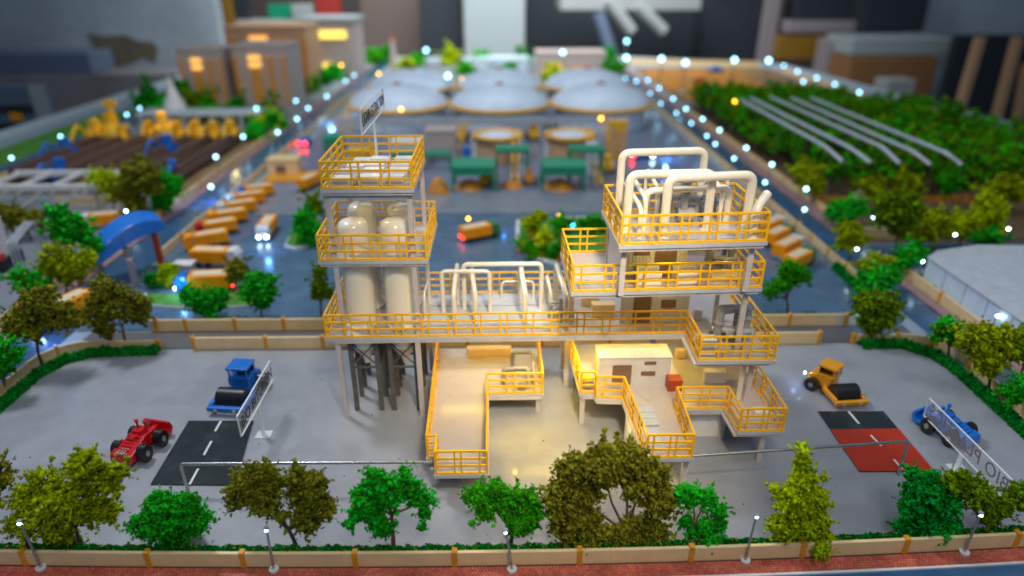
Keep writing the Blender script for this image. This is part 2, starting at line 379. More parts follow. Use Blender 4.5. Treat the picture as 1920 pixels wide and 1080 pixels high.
# ------------------------------------------------------------ walls with posts
def wall(label, pts, h, posts, m='cream', th=.035, pw=.05, pm='orange', side=-1, name='boundary_wall'):
    t = thing(name, label, 'wall', (*pts[0], 0)); b = MB(); o = Vector(pts[0])
    for a, c in zip(pts, pts[1:]):
        a = Vector(a)-o; c = Vector(c)-o; b.bar((a.x, a.y, h/2), (c.x, c.y, h/2), th, h)
    b.build('panel', m, t, bevel=.004)
    for (x, y, r) in posts:
        MB().box(x-o.x-pw/2, x-o.x+pw/2, y-o.y-th*.9, y-o.y+th*.9, 0, h+.02, rot=r).build('post', pm, t, bevel=.004)
    return t
wall('long cream wall with orange posts between the front trees and red paving', [(x, wy(x)+.016) for x in XS], .168, [(x, wy(x)+.016, 0) for x in (-5.4, -4.45, -3.29, -2.41, -1.37, -.45, .71, 1.76, 2.82, 3.82, 4.92, 5.9)])
wall('cream wall behind the yard left of the tower, starting right of the gap by the hedge', [(-4.5, 8.47), (2.2, 8.47)], .2, [(x, 8.47, 0) for x in (-4.5, -3.45, -2.62, -1.6, -.5, .6, 1.6)])
wall('short cream wall behind the yard right of the tower, ending at an orange post', [(2.3, 8.47), (4.72, 8.47)], .2, [(x, 8.47, 0) for x in (3.5, 4.72)])
wall('cream wall along the far side of the dark lane with orange posts', [(-5.4, 9.03), (5.6, 9.03)], .2, [(x, 9.03, 0) for x in (-5.3, -4.85, -4.1, -3.35, -2.6, -1.8, 2.6, 3.5, 4.5, 5.4)])
def arcpts(cx, cy, r, a0, a1, n=6): return [(cx+r*math.cos(R(a0+(a1-a0)*i/n)), cy+r*math.sin(R(a0+(a1-a0)*i/n))) for i in range(n+1)]
wl = [(-5.02, 8.48)]+arcpts(-6.0, 7.93, .55, 90, 180)+[(-6.55, 4.75)]
wall('low cream wall behind the curved hedge on the left of the yard', wl, .15, [(-5.02, 8.48, 0), (-6.4, 8.32, .7), (-6.55, 7.2, 1.57), (-6.55, 6.2, 1.57)])
wr = [(5.24, 8.48)]+arcpts(6.0, 7.93, .55, 90, 0)+[(6.55-.15, 4.85)]
wall('low cream wall behind the curved hedge on the right of the yard', wr, .15, [(5.24, 8.48, 0), (5.9, 8.48, 0), (6.35, 8.35, .7), (6.53, 7.75, 1.57), (6.5, 7.1, 1.57), (6.45, 6.5, 1.57), (6.42, 5.9, 1.57)])
wall('cream wall between the lorry park and the right road', [(6.37, 10.3), (6.37, 31)], .17, [(6.37, 10.3+i*.75, 1.57) for i in range(14)]+[(6.37, 21+i*1.5, 1.57) for i in range(7)])
wall('cream wall between the lorry park and the left road', [(-6.58, 11.9), (-6.58, 31)], .17, [(-6.58, 11.9+i*.9, 1.57) for i in range(12)]+[(-6.58, 23+i*1.6, 1.57) for i in range(5)])
wall('cream wall along the left pavement beyond the blue arch', [(-7.7, 12.2), (-7.7, 24)], .17, [(-7.7, 12.2+i*1.1, 1.57) for i in range(11)])
wall('cream wall along the left pavement before the blue arch', [(-7.75, 7), (-7.75, 11)], .2, [(-7.75, 9.6, 1.57), (-7.75, 8.4, 1.57)])
wall('cream wall beside the right pavement in front of the large pale hall', [(7.33, 5.5), (7.33, 10.9)], .2, [(7.33, 10.9, 1.57), (7.33, 9.75, 1.57), (7.33, 8.7, 1.57), (7.33, 7.7, 1.57)])
wall('cream wall along the far side of the right road beside the plantation', [(7.45, 12.7), (7.45, 27)], .17, [(7.45, 12.7+i, 1.57) for i in range(12)])
wall('orange brown wall along the near edge of the plantation', [(7.5, 15.1), (13.5, 15.1)], .16, [(8.5, 15.1, 0), (11.2, 15.1, 0)], m='ochre')
wall('cream wall with an orange cap beside the pond', [(7.5, 12.75), (8.6, 12.75)], .24, [(8.6, 12.75, 0)])
wall('pale low wall along the back of the left log yard', [(-13.2, 9), (-13.2, 24)], .2, [(-13.2, 12+i*1.2, 1.57) for i in range(9)])
wall('pale wall along the right edge of the table beyond the plantation', [(16.2, 20), (15.6, 38)], .25, [])
wall('pale wall across the far end of the model', [(15, 40), (7.7, 41.5)], .35, [])
wall('short cream wall with an orange post behind the grey truss', [(-10.6, 15.3), (-8.6, 15.3)], .22, [(-8.6, 15.3, 0)])

# ------------------------------------------------------------ hedges
def hedge(name, label, cat, pts, w_, h, dens, size, col, mix=None):
    P_ = []
    for a, b in zip(pts, pts[1:]):
        L = math.dist(a, b); n = int(L*dens)
        for _ in range(n):
            t = random.random(); a2 = random.random()*math.pi; d = (Vector(b)-Vector(a)).normalized()
            q = w_/2*math.cos(a2)*random.uniform(.7, 1.05); z = h*math.sin(a2)*random.uniform(.7, 1.1)*(.85+.3*noise.noise(Vector((a[0]+t*9, a[1], 0))))
            P_.append((a[0]+(b[0]-a[0])*t-d.y*q, a[1]+(b[1]-a[1])*t+d.x*q, z))
    t = thing(name, label, cat); clumps('foliage', P_, size, col, t)
    if mix:
        S = [P_[i] for i in rng.choice(len(P_), max(18, len(P_)//22))]
        clumps('flower', [(x, y, z+.012) for x, y, z in S], size*.7, mix, t)
    return t
hedge('hedge', 'dark green hedge curving around the left end of the yard', 'hedge', [(-4.98, 8.38), (-5.9, 8.33), (-6.2, 8.15), (-6.36, 7.75), (-6.38, 6.6), (-6.4, 5.2)], .15, .13, 1500, .024, 'hedge')
hedge('hedge', 'dark green hedge curving around the right end of the yard', 'hedge', [(5.3, 8.36), (5.9, 8.36), (6.2, 8.1), (6.3, 7.7), (6.28, 6.6), (6.22, 5.2)], .16, .14, 1500, .024, 'hedge')
hedge('flower_bed', 'low strip of green ground cover dotted with flowers behind the front wall', 'flower bed', [(x, wy(x)+.12) for x in XS[1:-1]], .16, .13, 2600, .014, 'hedge', 'flower')
hedge('hedge', 'dark hedge strip between the pavement wall and the large pale hall', 'hedge', [(7.43, 6), (7.43, 10.6)], .12, .2, 700, .03, 'hedge')
hedge('hedge', 'short dark hedge inside the lorry park wall near its right corner', 'hedge', [(6.22, 9.6), (6.24, 11.2)], .14, .16, 900, .026, 'hedge')
hedge('hedge', 'thin green hedge behind the lane wall left of the tower', 'hedge', [(-4.6, 9.12), (-2.2, 9.12)], .08, .2, 500, .02, 'hedge')
hedge('hedge', 'thin green hedge behind the lane wall right of the tower', 'hedge', [(3, 9.12), (5.2, 9.12)], .08, .2, 400, .02, 'hedge')
hedge('hedge', 'green planting seen through the main deck railing between the towers', 'hedge', [(-1.2, 9.25), (.9, 9.25)], .3, .3, 900, .03, 'bright', 'redflower')
hedge('hedge', 'dark hedge on the kerb left of the blue arch', 'hedge', [(-7.9, 9.6), (-8, 12.6)], .15, .15, 600, .03, 'hedge')

# ------------------------------------------------------------ railings
def railing(pts, z, parent, h=.29, t=.0195, name='railing', off=(0, 0)):
    b = MB()
    for a, c in zip(pts, pts[1:]):
        a = Vector((a[0]-off[0], a[1]-off[1])); c = Vector((c[0]-off[0], c[1]-off[1])); L = (c-a).length; d = (c-a)/L
        for k, zz in enumerate((t/2, h*.36, h*.68, h)):
            b.bar((a.x, a.y, z+zz), (c.x, c.y, z+zz), t*(1 if k in (0, 3) else .85), t*1.15)
        s = 0.; ps = [0.]; k = 0; per = .31; n = max(1, round(L/per)); st = L/n
        for i in range(n):
            if i: ps.append(i*st)
            if st > .2: ps.append(i*st+st*.27)
        ps.append(L)
        for q in ps:
            p = a+d*(q+random.uniform(-.006, .006)*(0 < q < L)); tt = t*(1.15 if q in (0, L) else .95)
            j = random.uniform(-.003, .003)
            b.bar((p.x, p.y, z), (p.x+j, p.y+j, z+h+.004), tt)
    return b.build(name, 'rail', parent, bevel=.0018)
def slab(poly, z, parent, off=(0, 0), th=.045, name='deck'):
    q = [(x-off[0], y-off[1]) for x, y in poly]
    o = MB().prism(q, z-.006, z).build(name, 'deck', parent)
    c = Vector((sum(p[0] for p in q)/len(q), sum(p[1] for p in q)/len(q)))
    MB().prism(q, z-th, z-.0065).build('edge_frame', 'edge', o, bevel=.003)
    MB().prism([(c.x+(x-c.x)*.97, c.y+(y-c.y)*.97) for x, y in q], z-th-.03, z-th-.001).build('joist', 'column', o)
    return o
# main platform: main deck, second and third deck of the left tower, legs
O = (-2.05, 6.75)
mp = thing('process_platform', 'large multi-deck grey platform with yellow railings, three-storey tower at its left end', 'platform', (*O, 0))
D1 = [(-2.06, 6.74), (2.16, 6.78), (2.15, 6.16), (3.02, 6.16), (3.02, 7.96), (-2.06, 7.96)]
d = slab(D1, 1.15, mp, O)
railing([(3.0, 7.2), (3.0, 6.19), (2.17, 6.19), (2.17, 6.8), (-2.04, 6.76), (-2.04, 7.94), (1.5, 7.94)], 1.152, d, off=O)
railing([(3.0, 7.2), (3.0, 7.94)], 1.152, d, off=O)
D2 = [(-2.02, 6.74), (-.80, 6.74), (-.80, 7.95), (-2.06, 7.95)]
d = slab(D2, 2.13, mp, O); railing([(-2.0, 6.76), (-.82, 6.76), (-.82, 7.93), (-2.04, 7.93), (-2.0, 6.76)], 2.132, d, off=O)
D3 = [(-1.88, 6.70), (-.90, 6.70), (-.90, 7.93), (-1.90, 7.93)]
d = slab(D3, 2.96, mp, O); railing([(-1.86, 6.72), (-.92, 6.72), (-.92, 7.91), (-1.88, 7.91), (-1.86, 6.72)], 2.962, d, off=O, h=.28)
for x, y in ((-1.84, 6.80), (-.97, 6.80), (-.95, 7.85), (-1.85, 7.85)):
    MB().box(x-.027-O[0], x+.027-O[0], y-.022-O[1], y+.022-O[1], 1.151, 2.885).build('column', 'column', mp, bevel=.004)
for x, y in ((-1.93, 6.79), (-.99, 6.79), (-.97, 7.86), (-1.9, 7.86), (.85, 7.88), (2.9, 7.85), (.85, 7.4)):
    MB().box(x-.03-O[0], x+.03-O[0], y-.022-O[1], y+.022-O[1], 0, 1.08).build('leg', 'column', mp, bevel=.004)
b = MB()
for z in (2.86,): b.box(-1.88-O[0], -.92-O[0], 6.775-O[1], 6.79-O[1], z-.02, z+.02)
b.build('cross_beam', 'column', mp)
s_ = MB()
for y0, y1 in ((6.95, 7.5), (7.54, 7.86)): s_.box(-.88-O[0], .5-O[0], y0-O[1], y1-O[1], 1.151, 1.166)
s_.build('floor_plinth', 'edge', mp, bevel=.003)
# the plated corner column between the main deck and the kiosk
# upper right platform on the main deck
O = (1.4, 6.6)
up = thing('upper_platform', 'two-storey grey platform with yellow railings standing on the right of the main deck', 'platform', (*O, 1.15))
P2 = [(.72, 6.12), (2.74, 6.20), (2.74, 7.25), (.70, 7.23)]
d = slab(P2, 2.02-1.15, up, O); railing([(.74, 6.14), (2.72, 6.22), (2.72, 7.23), (1.9, 7.22), (.72, 7.21), (.74, 6.14)], 2.022-1.15, d, off=O)
P3 = [(1.14, 5.92), (2.62, 6.0), (2.60, 7.02), (1.12, 6.97)]
d = slab(P3, 2.62-1.15, up, O); railing([(1.16, 5.94), (2.60, 6.02), (2.58, 7.0), (1.14, 6.95), (1.16, 5.94)], 2.622-1.15, d, off=O)
for x, y, z0, z1 in ((1.22, 6.9, .872, 1.40), (2.52, 6.12, .872, 1.40), (2.52, 6.9, .872, 1.40), (1.22, 6.05, .872, 1.40), (1.46, 7.06, 0, .80), (2.62, 6.32, 0, .80), (2.62, 7.15, 0, .80), (.85, 7.12, 0, .8)):
    MB().box(x-.028-O[0], x+.028-O[0], y-.022-O[1], y+.022-O[1], z0, z1).build('column', 'column', up, bevel=.004)
b = MB(); b.box(1.205-O[0], 1.22-O[0], 6.08-O[1], 6.88-O[1], .88, 1.38); b.build('side_panel', 'edge', up)
# low walkway platform, left
O = (-.7, 5.4)
lw = thing('walkway_platform', 'low white-floored walkway with yellow railings running forward from under the left of the main deck', 'platform', (*O, 0))
PL = [(-.71, 5.36), (-.14, 5.36), (-.16, 6.80), (.52, 6.80), (.52, 7.92), (-.90, 7.92), (-.82, 5.62), (-.71, 5.62)]
d = slab(PL, .30, lw, O); railing([(.50, 7.9), (.50, 6.82), (-.18, 6.82), (-.16, 5.38), (-.69, 5.38), (-.69, 5.64), (-.80, 5.64), (-.86, 7.9)], .302, d, off=O)
for x, y in ((-.74, 5.56), (-.2, 5.55), (.45, 6.86), (.45, 7.8), (-.82, 7.7), (-.85, 6.8)):
    MB().box(x-.028-O[0], x+.028-O[0], y-.022-O[1], y+.022-O[1], 0, .225).build('leg', 'column', lw, bevel=.004)
# low stepped platform, right
O = (.9, 6.5)
lr = thing('stepped_platform', 'low grey platform with zigzag yellow railings under the right of the main deck', 'platform', (*O, 0))
PR = [(.87, 7.7), (.92, 6.54), (1.09, 6.54), (1.09, 6.44), (1.40, 6.42), (1.46, 5.36), (1.97, 5.36), (2.00, 6.20), (2.54, 6.20), (2.56, 5.78), (3.08, 5.78), (3.08, 7.7)]
d = slab(PR, .48, lr, O)
railing([(.89, 7.6), (.94, 6.56), (1.11, 6.56), (1.11, 6.46), (1.42, 6.44), (1.48, 5.38), (1.95, 5.38), (1.98, 6.22), (2.56, 6.22), (2.58, 5.80), (3.06, 5.80), (3.06, 7.6)], .482, d, off=O)
for x, y in ((.97, 6.6), (1.93, 5.47), (2.9, 5.88), (2.6, 6.3), (1.0, 7.6), (3.0, 7.6), (2.3, 7.6)):
    MB().box(x-.03-O[0], x+.03-O[0], y-.022-O[1], y+.022-O[1], 0, .404).build('leg', 'column', lr, bevel=.004)
MB().box(2.82-O[0], 2.88-O[0], 6.35-O[1], 6.39-O[1], .481, 1.07).build('column', 'column', lr, bevel=.004)
MB().box(2.74-O[0], 2.79-O[0], 6.37-O[1], 6.40-O[1], .481, 1.07).build('column', 'white', lr, bevel=.004)
# white block building below the stepped platform
bb = thing('support_block', 'plain white block standing on the yard under the stepped platform', 'block', (2.28, 6.7, 0))
MB().box(-.27, .3, -.38, .2, 0, .40).build('wall', 'white', bb, bevel=.004)
bb = thing('support_block', 'narrow white block under the walkway arm left of the big olive tree', 'block', (1.5, 6.2, 0))
MB().box(-.06, .1, -.25, .1, 0, .40).build('wall', 'white', bb, bevel=.004)

# ------------------------------------------------------------ tanks through the decks
for i, (x, y, zt, lab) in enumerate(((-1.67, 7.08, 2.50, 'front left cream tank of the four in the tower, dark legs below'), (-1.20, 7.08, 2.50, 'front right cream tank of the four in the tower, dark legs below'),
                                  (-1.67, 7.60, 2.52, 'rear left cream tank of the four in the tower'), (-1.20, 7.60, 2.52, 'rear right cream tank of the four in the tower'))):
    r = .175 if i < 2 else .17
    t = thing('storage_tank', lab, 'tank', (x, y, 0), 0, 'tall cream tanks in the left tower')
    pr = [(r, .86), (r, zt-.13)]+[(r*(1-.16*(1-math.cos(a)))*math.cos(a)**.5 if a < 1.55 else .001, zt-.13+.13*math.sin(a)) for a in [k*math.pi/2/10 for k in range(1, 11)]]
    MB().lathe((0, 0, 0), [(r, .9), (r, 1.86), (r*1.0, zt-.12), (r*.97, zt-.07), (r*.88, zt-.035), (r*.7, zt-.012), (r*.4, zt), (.001, zt+.003)], 40).build('body', 'tank', t)
    MB().lathe((0, 0, 0), [(.03, .62), (.05, .70), (r, .9)], 32).build('cone_bottom', 'tank', t)
    MB().lathe((0, 0, 0), [(r+.001, 1.155), (r+.014, 1.16), (r+.014, 1.2), (r+.001, 1.205)], 40).build('collar', 'tank', t)
    f = MB(); q = .155
    for sx in (-1, 1):
        for sy in (-1, 1): MB().box(sx*q-.028, sx*q+.028, sy*q-.02, sy*q+.02, 0, .99).build('leg', 'frame', t, bevel=.003)
    for (x0, y0, x1, y1) in ((-q, -q, q, -q), (q, -q, q, q), (q, q, -q, q), (-q, q, -q, -q)):
        f.bar((x0, y0, .99), (x1, y1, .66), .014); f.bar((x1, y1, .99), (x0, y0, .66), .014); f.bar((x0, y0, .64), (x1, y1, .64), .022)
    f.build('brace', 'frame', t)

# ------------------------------------------------------------ pipes
def pipe(label, pts, r, m='pipe', br=.06, name='process_pipe', group=None, flanges=(), n=14):
    o = Vector((pts[0][0], pts[0][1], pts[0][2])); t = thing(name, label, 'pipe', tuple(o), 0, group)
    q = [Vector(p)-o for p in pts]
    MB().tube(bend(q, br), r, n).build('tube', m, t)
    for p in (q[0], q[-1]):
        if abs((p+o).z-o.z) < .01: MB().cyl((p.x, p.y, 0), r*1.35, .012, 18).build('foot_flange', m, t)
    return t
def arch(label, a, b, h, r, z=1.15, **k):
    return pipe(label, [(a[0], a[1], z+.002), (a[0], a[1], z+h), (b[0], b[1], z+h), (b[0], b[1], z+.002)], r, **k)
pg = 'white arched pipes on the main deck'
arch('thin white pipe arch on the main deck just right of the tanks', (-.93, 7.18), (-.92, 7.61), .29+.06, .018, group=pg)
arch('wide white pipe arch, left of the two crossing the main deck', (-.72, 7.32), (-.14, 7.31), .59, .026, group=pg)
arch('widest white pipe arch on the main deck, highest between the towers', (-.46, 7.43), (.50, 7.43), .63, .030, group=pg)
pipe('white pipe arch running back, second from the tanks on the main deck', [(-.56, 7.01, 1.152), (-.56, 7.01, 1.59), (-.55, 7.3, 1.7), (-.55, 7.64, 1.7), (-.55, 7.64, 1.152)], .030, group=pg)
pipe('white pipe arch running back, in the middle of the main deck', [(-.31, 7.03, 1.152), (-.31, 7.03, 1.60), (-.35, 7.3, 1.7), (-.36, 7.64, 1.7), (-.36, 7.64, 1.152)], .030, group=pg)
pipe('white pipe arch running back through the right leg of the widest arch', [(.28, 7.03, 1.152), (.28, 7.03, 1.60), (.25, 7.3, 1.72), (.25, 7.62, 1.72), (.25, 7.62, 1.152)], .032, group=pg)
arch('small thin white pipe arch near the back railing of the main deck', (.01, 7.68), (.42, 7.68), .28, .015, group=pg)
pipe('short white pipe arch running back beside the grey pump', [(.62, 7.33, 1.152), (.62, 7.33, 1.40), (.59, 7.45, 1.52), (.58, 7.66, 1.52), (.58, 7.66, 1.152)], .024, group=pg)
pipe('thick white pipe arch in front of the grey pump on the main deck', [(.76, 6.86, 1.152), (.76, 6.86, 1.60), (.70, 7.2, 1.74), (.69, 7.5, 1.74), (.69, 7.5, 1.152)], .034, group=pg)
pg = 'thick ivory pipe arches on the top right deck'; k = dict(z=2.62, group=pg, br=.09)
arch('thick ivory pipe arch standing highest at the back of the top right deck', (1.27, 6.78), (2.16, 6.86), .69, .042, **k)
arch('middle one of the three thick ivory pipe arches on the top right deck', (1.27, 6.28), (2.10, 6.33), .60, .044, **k)
arch('thick ivory pipe arch at the front right of the top right deck', (1.62, 6.15), (2.47, 6.25), .60, .046, **k)
arch('lower ivory pipe arch behind the front one on the top right deck', (1.47, 6.4), (2.35, 6.50), .40, .036, **k)
pipe('slanting ivory pipe just inside the left railing of the top right deck', [(1.37, 6.12, 2.622), (1.37, 6.12, 2.93), (1.32, 6.6, 3.0), (1.32, 6.75, 3.0), (1.32, 6.75, 2.622)], .024, group=pg)
pipe('second slanting ivory pipe from the left on the top right deck', [(1.44, 6.25, 2.622), (1.44, 6.25, 2.98), (1.38, 6.75, 3.08), (1.38, 6.82, 2.622)], .024, group=pg)
pipe('slanting ivory pipe behind the grey pump on the top right deck', [(1.62, 6.5, 2.622), (1.62, 6.5, 3.0), (1.56, 6.85, 3.12), (1.56, 6.85, 2.622)], .022, group=pg)
pipe('slanting ivory pipe on the right of the grey pump on the top right deck', [(2.28, 6.5, 2.622), (2.28, 6.5, 2.98), (2.18, 6.85, 3.12), (2.18, 6.85, 2.622)], .024, group=pg)
pipe('ivory elbow pipe leaning out over the right railing of the top deck', [(2.50, 6.1, 2.622), (2.50, 6.12, 2.93), (2.64, 6.25, 3.03)], .045, br=.10, group=pg)
def pump(label, loc, s=1., kind=0):
    t = thing('grey_pump', label, 'pump', loc)
    a = MB(); P_ = lambda pts, r: a.tube(bend([tuple(c*s for c in p) for p in pts], .05*s), r*s, 12)
    if kind == 0:
        P_([(-.14, 0, 0), (-.14, 0, .26), (.14, .02, .26), (.14, .02, 0)], .032); P_([(0, -.04, 0), (0, -.04, .5)], .04)
        P_([(-.2, .1, .05), (-.2, .1, .34), (0, .1, .34)], .03); P_([(.0, .0, .2), (.26, .02, .2), (.26, .02, 0)], .025)
    else:
        P_([(-.13, -.05, .05), (-.13, -.05, .36), (.17, .02, .36), (.17, .02, .05)], .042)
        P_([(-.1, .12, .03), (-.1, .12, .30), (.12, .14, .30), (.12, .14, .03)], .034)
        P_([(-.18, .0, .14), (.2, -.12, .14)], .036); P_([(.05, -.15, .0), (.05, -.15, .16), (.2, -.1, .16)], .034)
    a.build('pipework', 'greypipe', t)
    for (x, y, z) in ((-.14, 0, .0), (.14, .02, 0), (0, -.04, .0), (0, -.04, .3), (0, -.04, .42)) if kind == 0 else ((-.13, -.05, .22), (.17, .02, .24), (.05, -.15, 0), (.17, .02, .06), (-.1, .12, .0)):
        MB().cyl((x*s, y*s, z*s), .055*s, .022*s, 16).build('flange', 'greypipe', t, bevel=.002)
    m = MB().cyl((-.06*s, -.03*s, .10*s), .07*s, .16*s, 18, axis='x'); m.build('motor', 'greypipe', t, bevel=.004); return t
pump('grey pump with upright flanged pipe behind the arches on the top right deck', (1.9, 6.55, 2.622), 1.05)
pump('second grey pump behind the right arches on the top right deck', (2.2, 6.78, 2.622), .8)
pipe('upright ivory pipe with a bent top behind the second grey pump', [(2.42, 6.8, 2.622), (2.42, 6.8, 3.02), (2.2, 6.85, 3.02)], .024, group='thick ivory pipe arches on the top right deck')
pump('small grey pump with pipes at the right end of the arches on the main deck', (.72, 7.14, 1.152), .62)
pump('large grey looped pipe assembly at the right front corner of the main deck', (2.62, 6.62, 1.152), 1.15, 1)
pump('grey pipework under the top deck beside the lit kiosk', (2.42, 6.75, 2.022), .85, 1)
def gpipe(label, pts, r=.026, m='greypipe'):
    return pipe(label, pts, r, m=m, br=.05, name='grey_pipe', group='grey pipe loops on the low walkway')
gpipe('front grey pipe loop on the arm of the low walkway', [(.02, 7.04, .302), (.02, 7.04, .52), (.32, 7.06, .52), (.34, 6.94, .302)])
gpipe('rear grey pipe loop on the arm of the low walkway', [(.14, 7.3, .302), (.14, 7.3, .60), (.40, 7.3, .60), (.40, 7.05, .42), (.40, 7.05, .302)])
gpipe('low grey pipe bar between the two loops on the low walkway', [(.05, 7.14, .36), (.05, 7.14, .44), (.42, 7.14, .44), (.42, 7.14, .302)], .022)
MBx = MB().cyl((0, 0, 0), .06, .06, 20)
t = thing('pump_base', 'grey round pump base beside the loops on the low walkway', 'pump', (.26, 6.93, .302)); MBx.build('drum', 'greypipe', t, bevel=.004)
# long thin pipes on posts in the yard
for lab, a, b, h in (('long thin steel pipe on a post left of the low walkway, crossing the dark mat', (-3.37, 5.52), (-.74, 5.50), .355), ('long thin steel pipe on a post right of the stepped platform, crossing the red mat', (4.36, 5.62), (1.97, 5.42), .46)):
    pipe(lab, [(a[0], a[1], .005), (a[0], a[1], h), (b[0], b[1], h)], .017, m='steel', br=.03, name='pipe_run')

# ------------------------------------------------------------ kiosks and boxes
def kiosk(label, loc, w_, dep, h, door, wins, m='corr', rz=0):
    t = thing('equipment_cabin', label, 'cabin', loc, rz); b = MB(); b.box(0, w_, .008, dep, 0, h)
    n = int(w_/.036)
    for i in range(n):
        x = (i+.15)*w_/n
        if door[0]-.01 < x+.008 < door[1]+.01: 
            if h-door[2] > .03: b.box(x, x+.022, .0, .0095, door[2]+.012, h)
            continue
        zs = [0.]; 
        for (a, c, z0, z1) in wins:
            if a-.012 < x+.007 < c+.012: zs += [z0-.01, z1+.01]
        zs.append(h)
        zs_ = sorted(zs)
        for k in range(0, len(zs_), 2): b.box(x, x+.022, .0, .0095, zs_[k], zs_[k+1])
    b.build('wall', m, t)
    MB().box(-.008, w_+.008, -.01, dep+.008, h+.001, h+.02).build('roof', 'white', t, bevel=.004)
    MB().box(door[0], door[1], -.003, .007, .002, door[2]).build('door', 'brown', t)
    for (a, c, z0, z1) in wins: MB().box(a, c, -.003, .007, z0, z1).build('window', 'brown', t)
    return t
kiosk('large white corrugated cabin with brown door and two small windows on the stepped platform', (1.16, 6.72, .482), .87, .30, .37, (.17, .40, .27), [(.55, .69, .28, .32), (.52, .69, .13, .18)])
kiosk('white corrugated cabin with brown door on the main deck below the second deck', (1.50, 7.05, 1.152), .76, .14, .62, (.09, .30, .40), [(.42, .6, .2, .31), (.45, .6, .38, .42)])
kiosk('yellow-lit corrugated cabin with brown door under the top right deck', (1.26, 6.5, 2.022), .74, .30, .50, (.39, .62, .44), [(.16, .33, .25, .34)])
def ibox(label, x, y, z, w_, d_, h, m='white', name='equipment_box', cat='box', group=None, panel=True):
    t = thing(name, label, cat, (x, y, z), 0, group); MB().box(0, w_, 0, d_, 0, h).build('housing', m, t, bevel=.005)
    if panel: MB().box(w_*.12, w_*.88, -.003, -.0005, h*.2, h*.8).build('front_panel', 'edge' if m == 'white' else m, t)
    return t
lb = ['front row', 'second row', 'third row', 'back row']; lc = ['left', 'middle', 'right']
for r_ in range(4):
    for c_ in range(3):
        if r_ == 3 and c_ == 2: w3 = .16
        w3 = (.2, .22, .22)[c_]
        ibox('white vent box in the %s, %s column, on the top of the left tower' % (lb[r_], lc[c_]), -1.80+c_*.29+random.uniform(-.02, .02)+(.04*r_ if c_ == 0 else 0), 6.80+r_*.25, 2.964, w3, .14, .10 if c_ else .085, group='vent boxes on the tower top', panel=(r_ == 0))
ibox('narrow taupe vent box at the front centre of the tower top', -1.58, 6.82, 2.964, .05, .14, .08, m='mauve')
for i, (x, y) in enumerate(((1.44, 6.28), (1.84, 6.28), (1.44, 6.42), (1.84, 6.42))):
    lab = ['front left', 'front right', 'back left', 'back right'][i]
    ibox('cream box unit, %s of four in front of the yellow-lit cabin' % lab, x, y, 2.022, .25, .085, .13 if i < 2 else .15, group='cream box units on the second deck', panel=False)
ibox('low beige tray at the right end of the second right deck', 2.25, 6.38, 2.022, .3, .12, .06, m='cream', panel=False)
ibox('cream wall box on the main deck left of the brown cabin door', 1.12, 7.2, 1.152, .28, .12, .17, m='cream')
ibox('small cream box behind the left wall box on the main deck', 1.02, 7.5, 1.152, .22, .1, .2, m='cream', panel=False)
ibox('small grey box on the main deck left of the grey loops', 2.36, 7.1, 1.152, .09, .1, .13, m='column')
ibox('white box beside the grey looped pipes at the right front of the main deck', 2.18, 6.28, 1.152, .2, .14, .19)
ibox('rust red box on the stepped platform beside the corrugated cabin', 1.98, 6.56, .482, .17, .15, .15, m='redbox', name='red_box', panel=False)
ibox('white box right of the rust red box on the stepped platform', 2.46, 6.72, .482, .26, .1, .16, panel=False)
ibox('small white box with brown side right of the corrugated cabin', 2.26, 7.3, .482, .12, .08, .12, m='cream')
ibox('low white box in the right corner of the stepped platform', 2.85, 6.04, .482, .18, .12, .06, panel=False)
ibox('long cream cabinet at the back of the low walkway', -.47, 7.69, .302, .60, .1, .12, m='cream', panel=False)
for i, (x, y, lab) in enumerate(((1.53, 5.90, 'far'), (1.50, 5.50, 'near'))):
    t = thing('louvre_unit', 'grey louvred panel, %s one of two on the forward arm of the stepped platform' % lab, 'vent unit', (x, y, .482))
    b = MB()
    for j in range(3): b.box(0, .2, j*.115, j*.115+.105, 0, .025)
    b.build('slats', 'edge', t, bevel=.004); MB().box(-.005, .205, -.003, .343, .0, .008).build('base', 'greypipe', t)
t = thing('wire_coil', 'small brass-coloured round coil at the left corner of the stepped platform', 'coil', (1.03, 6.72, .482)); MB().cyl((0, 0, 0), .085, .09, 24).build('drum', 'greypipe', t, bevel=.006)
MB().cyl((0, 0, .092), .07, .02, 24).build('lid', 'gold', t, bevel=.005)
# LED strip below the main deck
t = thing('led_strip', 'row of small warm LEDs fixed under the main deck, mirrored in the walkway floor', 'lamp', (-.9, 7.46, 1.06))
MB().box(0, 1.62, -.01, .01, .0, .01).build('strip', 'white', t)
b = MB()
for i in range(12): b.ball((.05+i*.138, 0, -.006), .008, 6)
b.build('bulb', 'warmled', t)

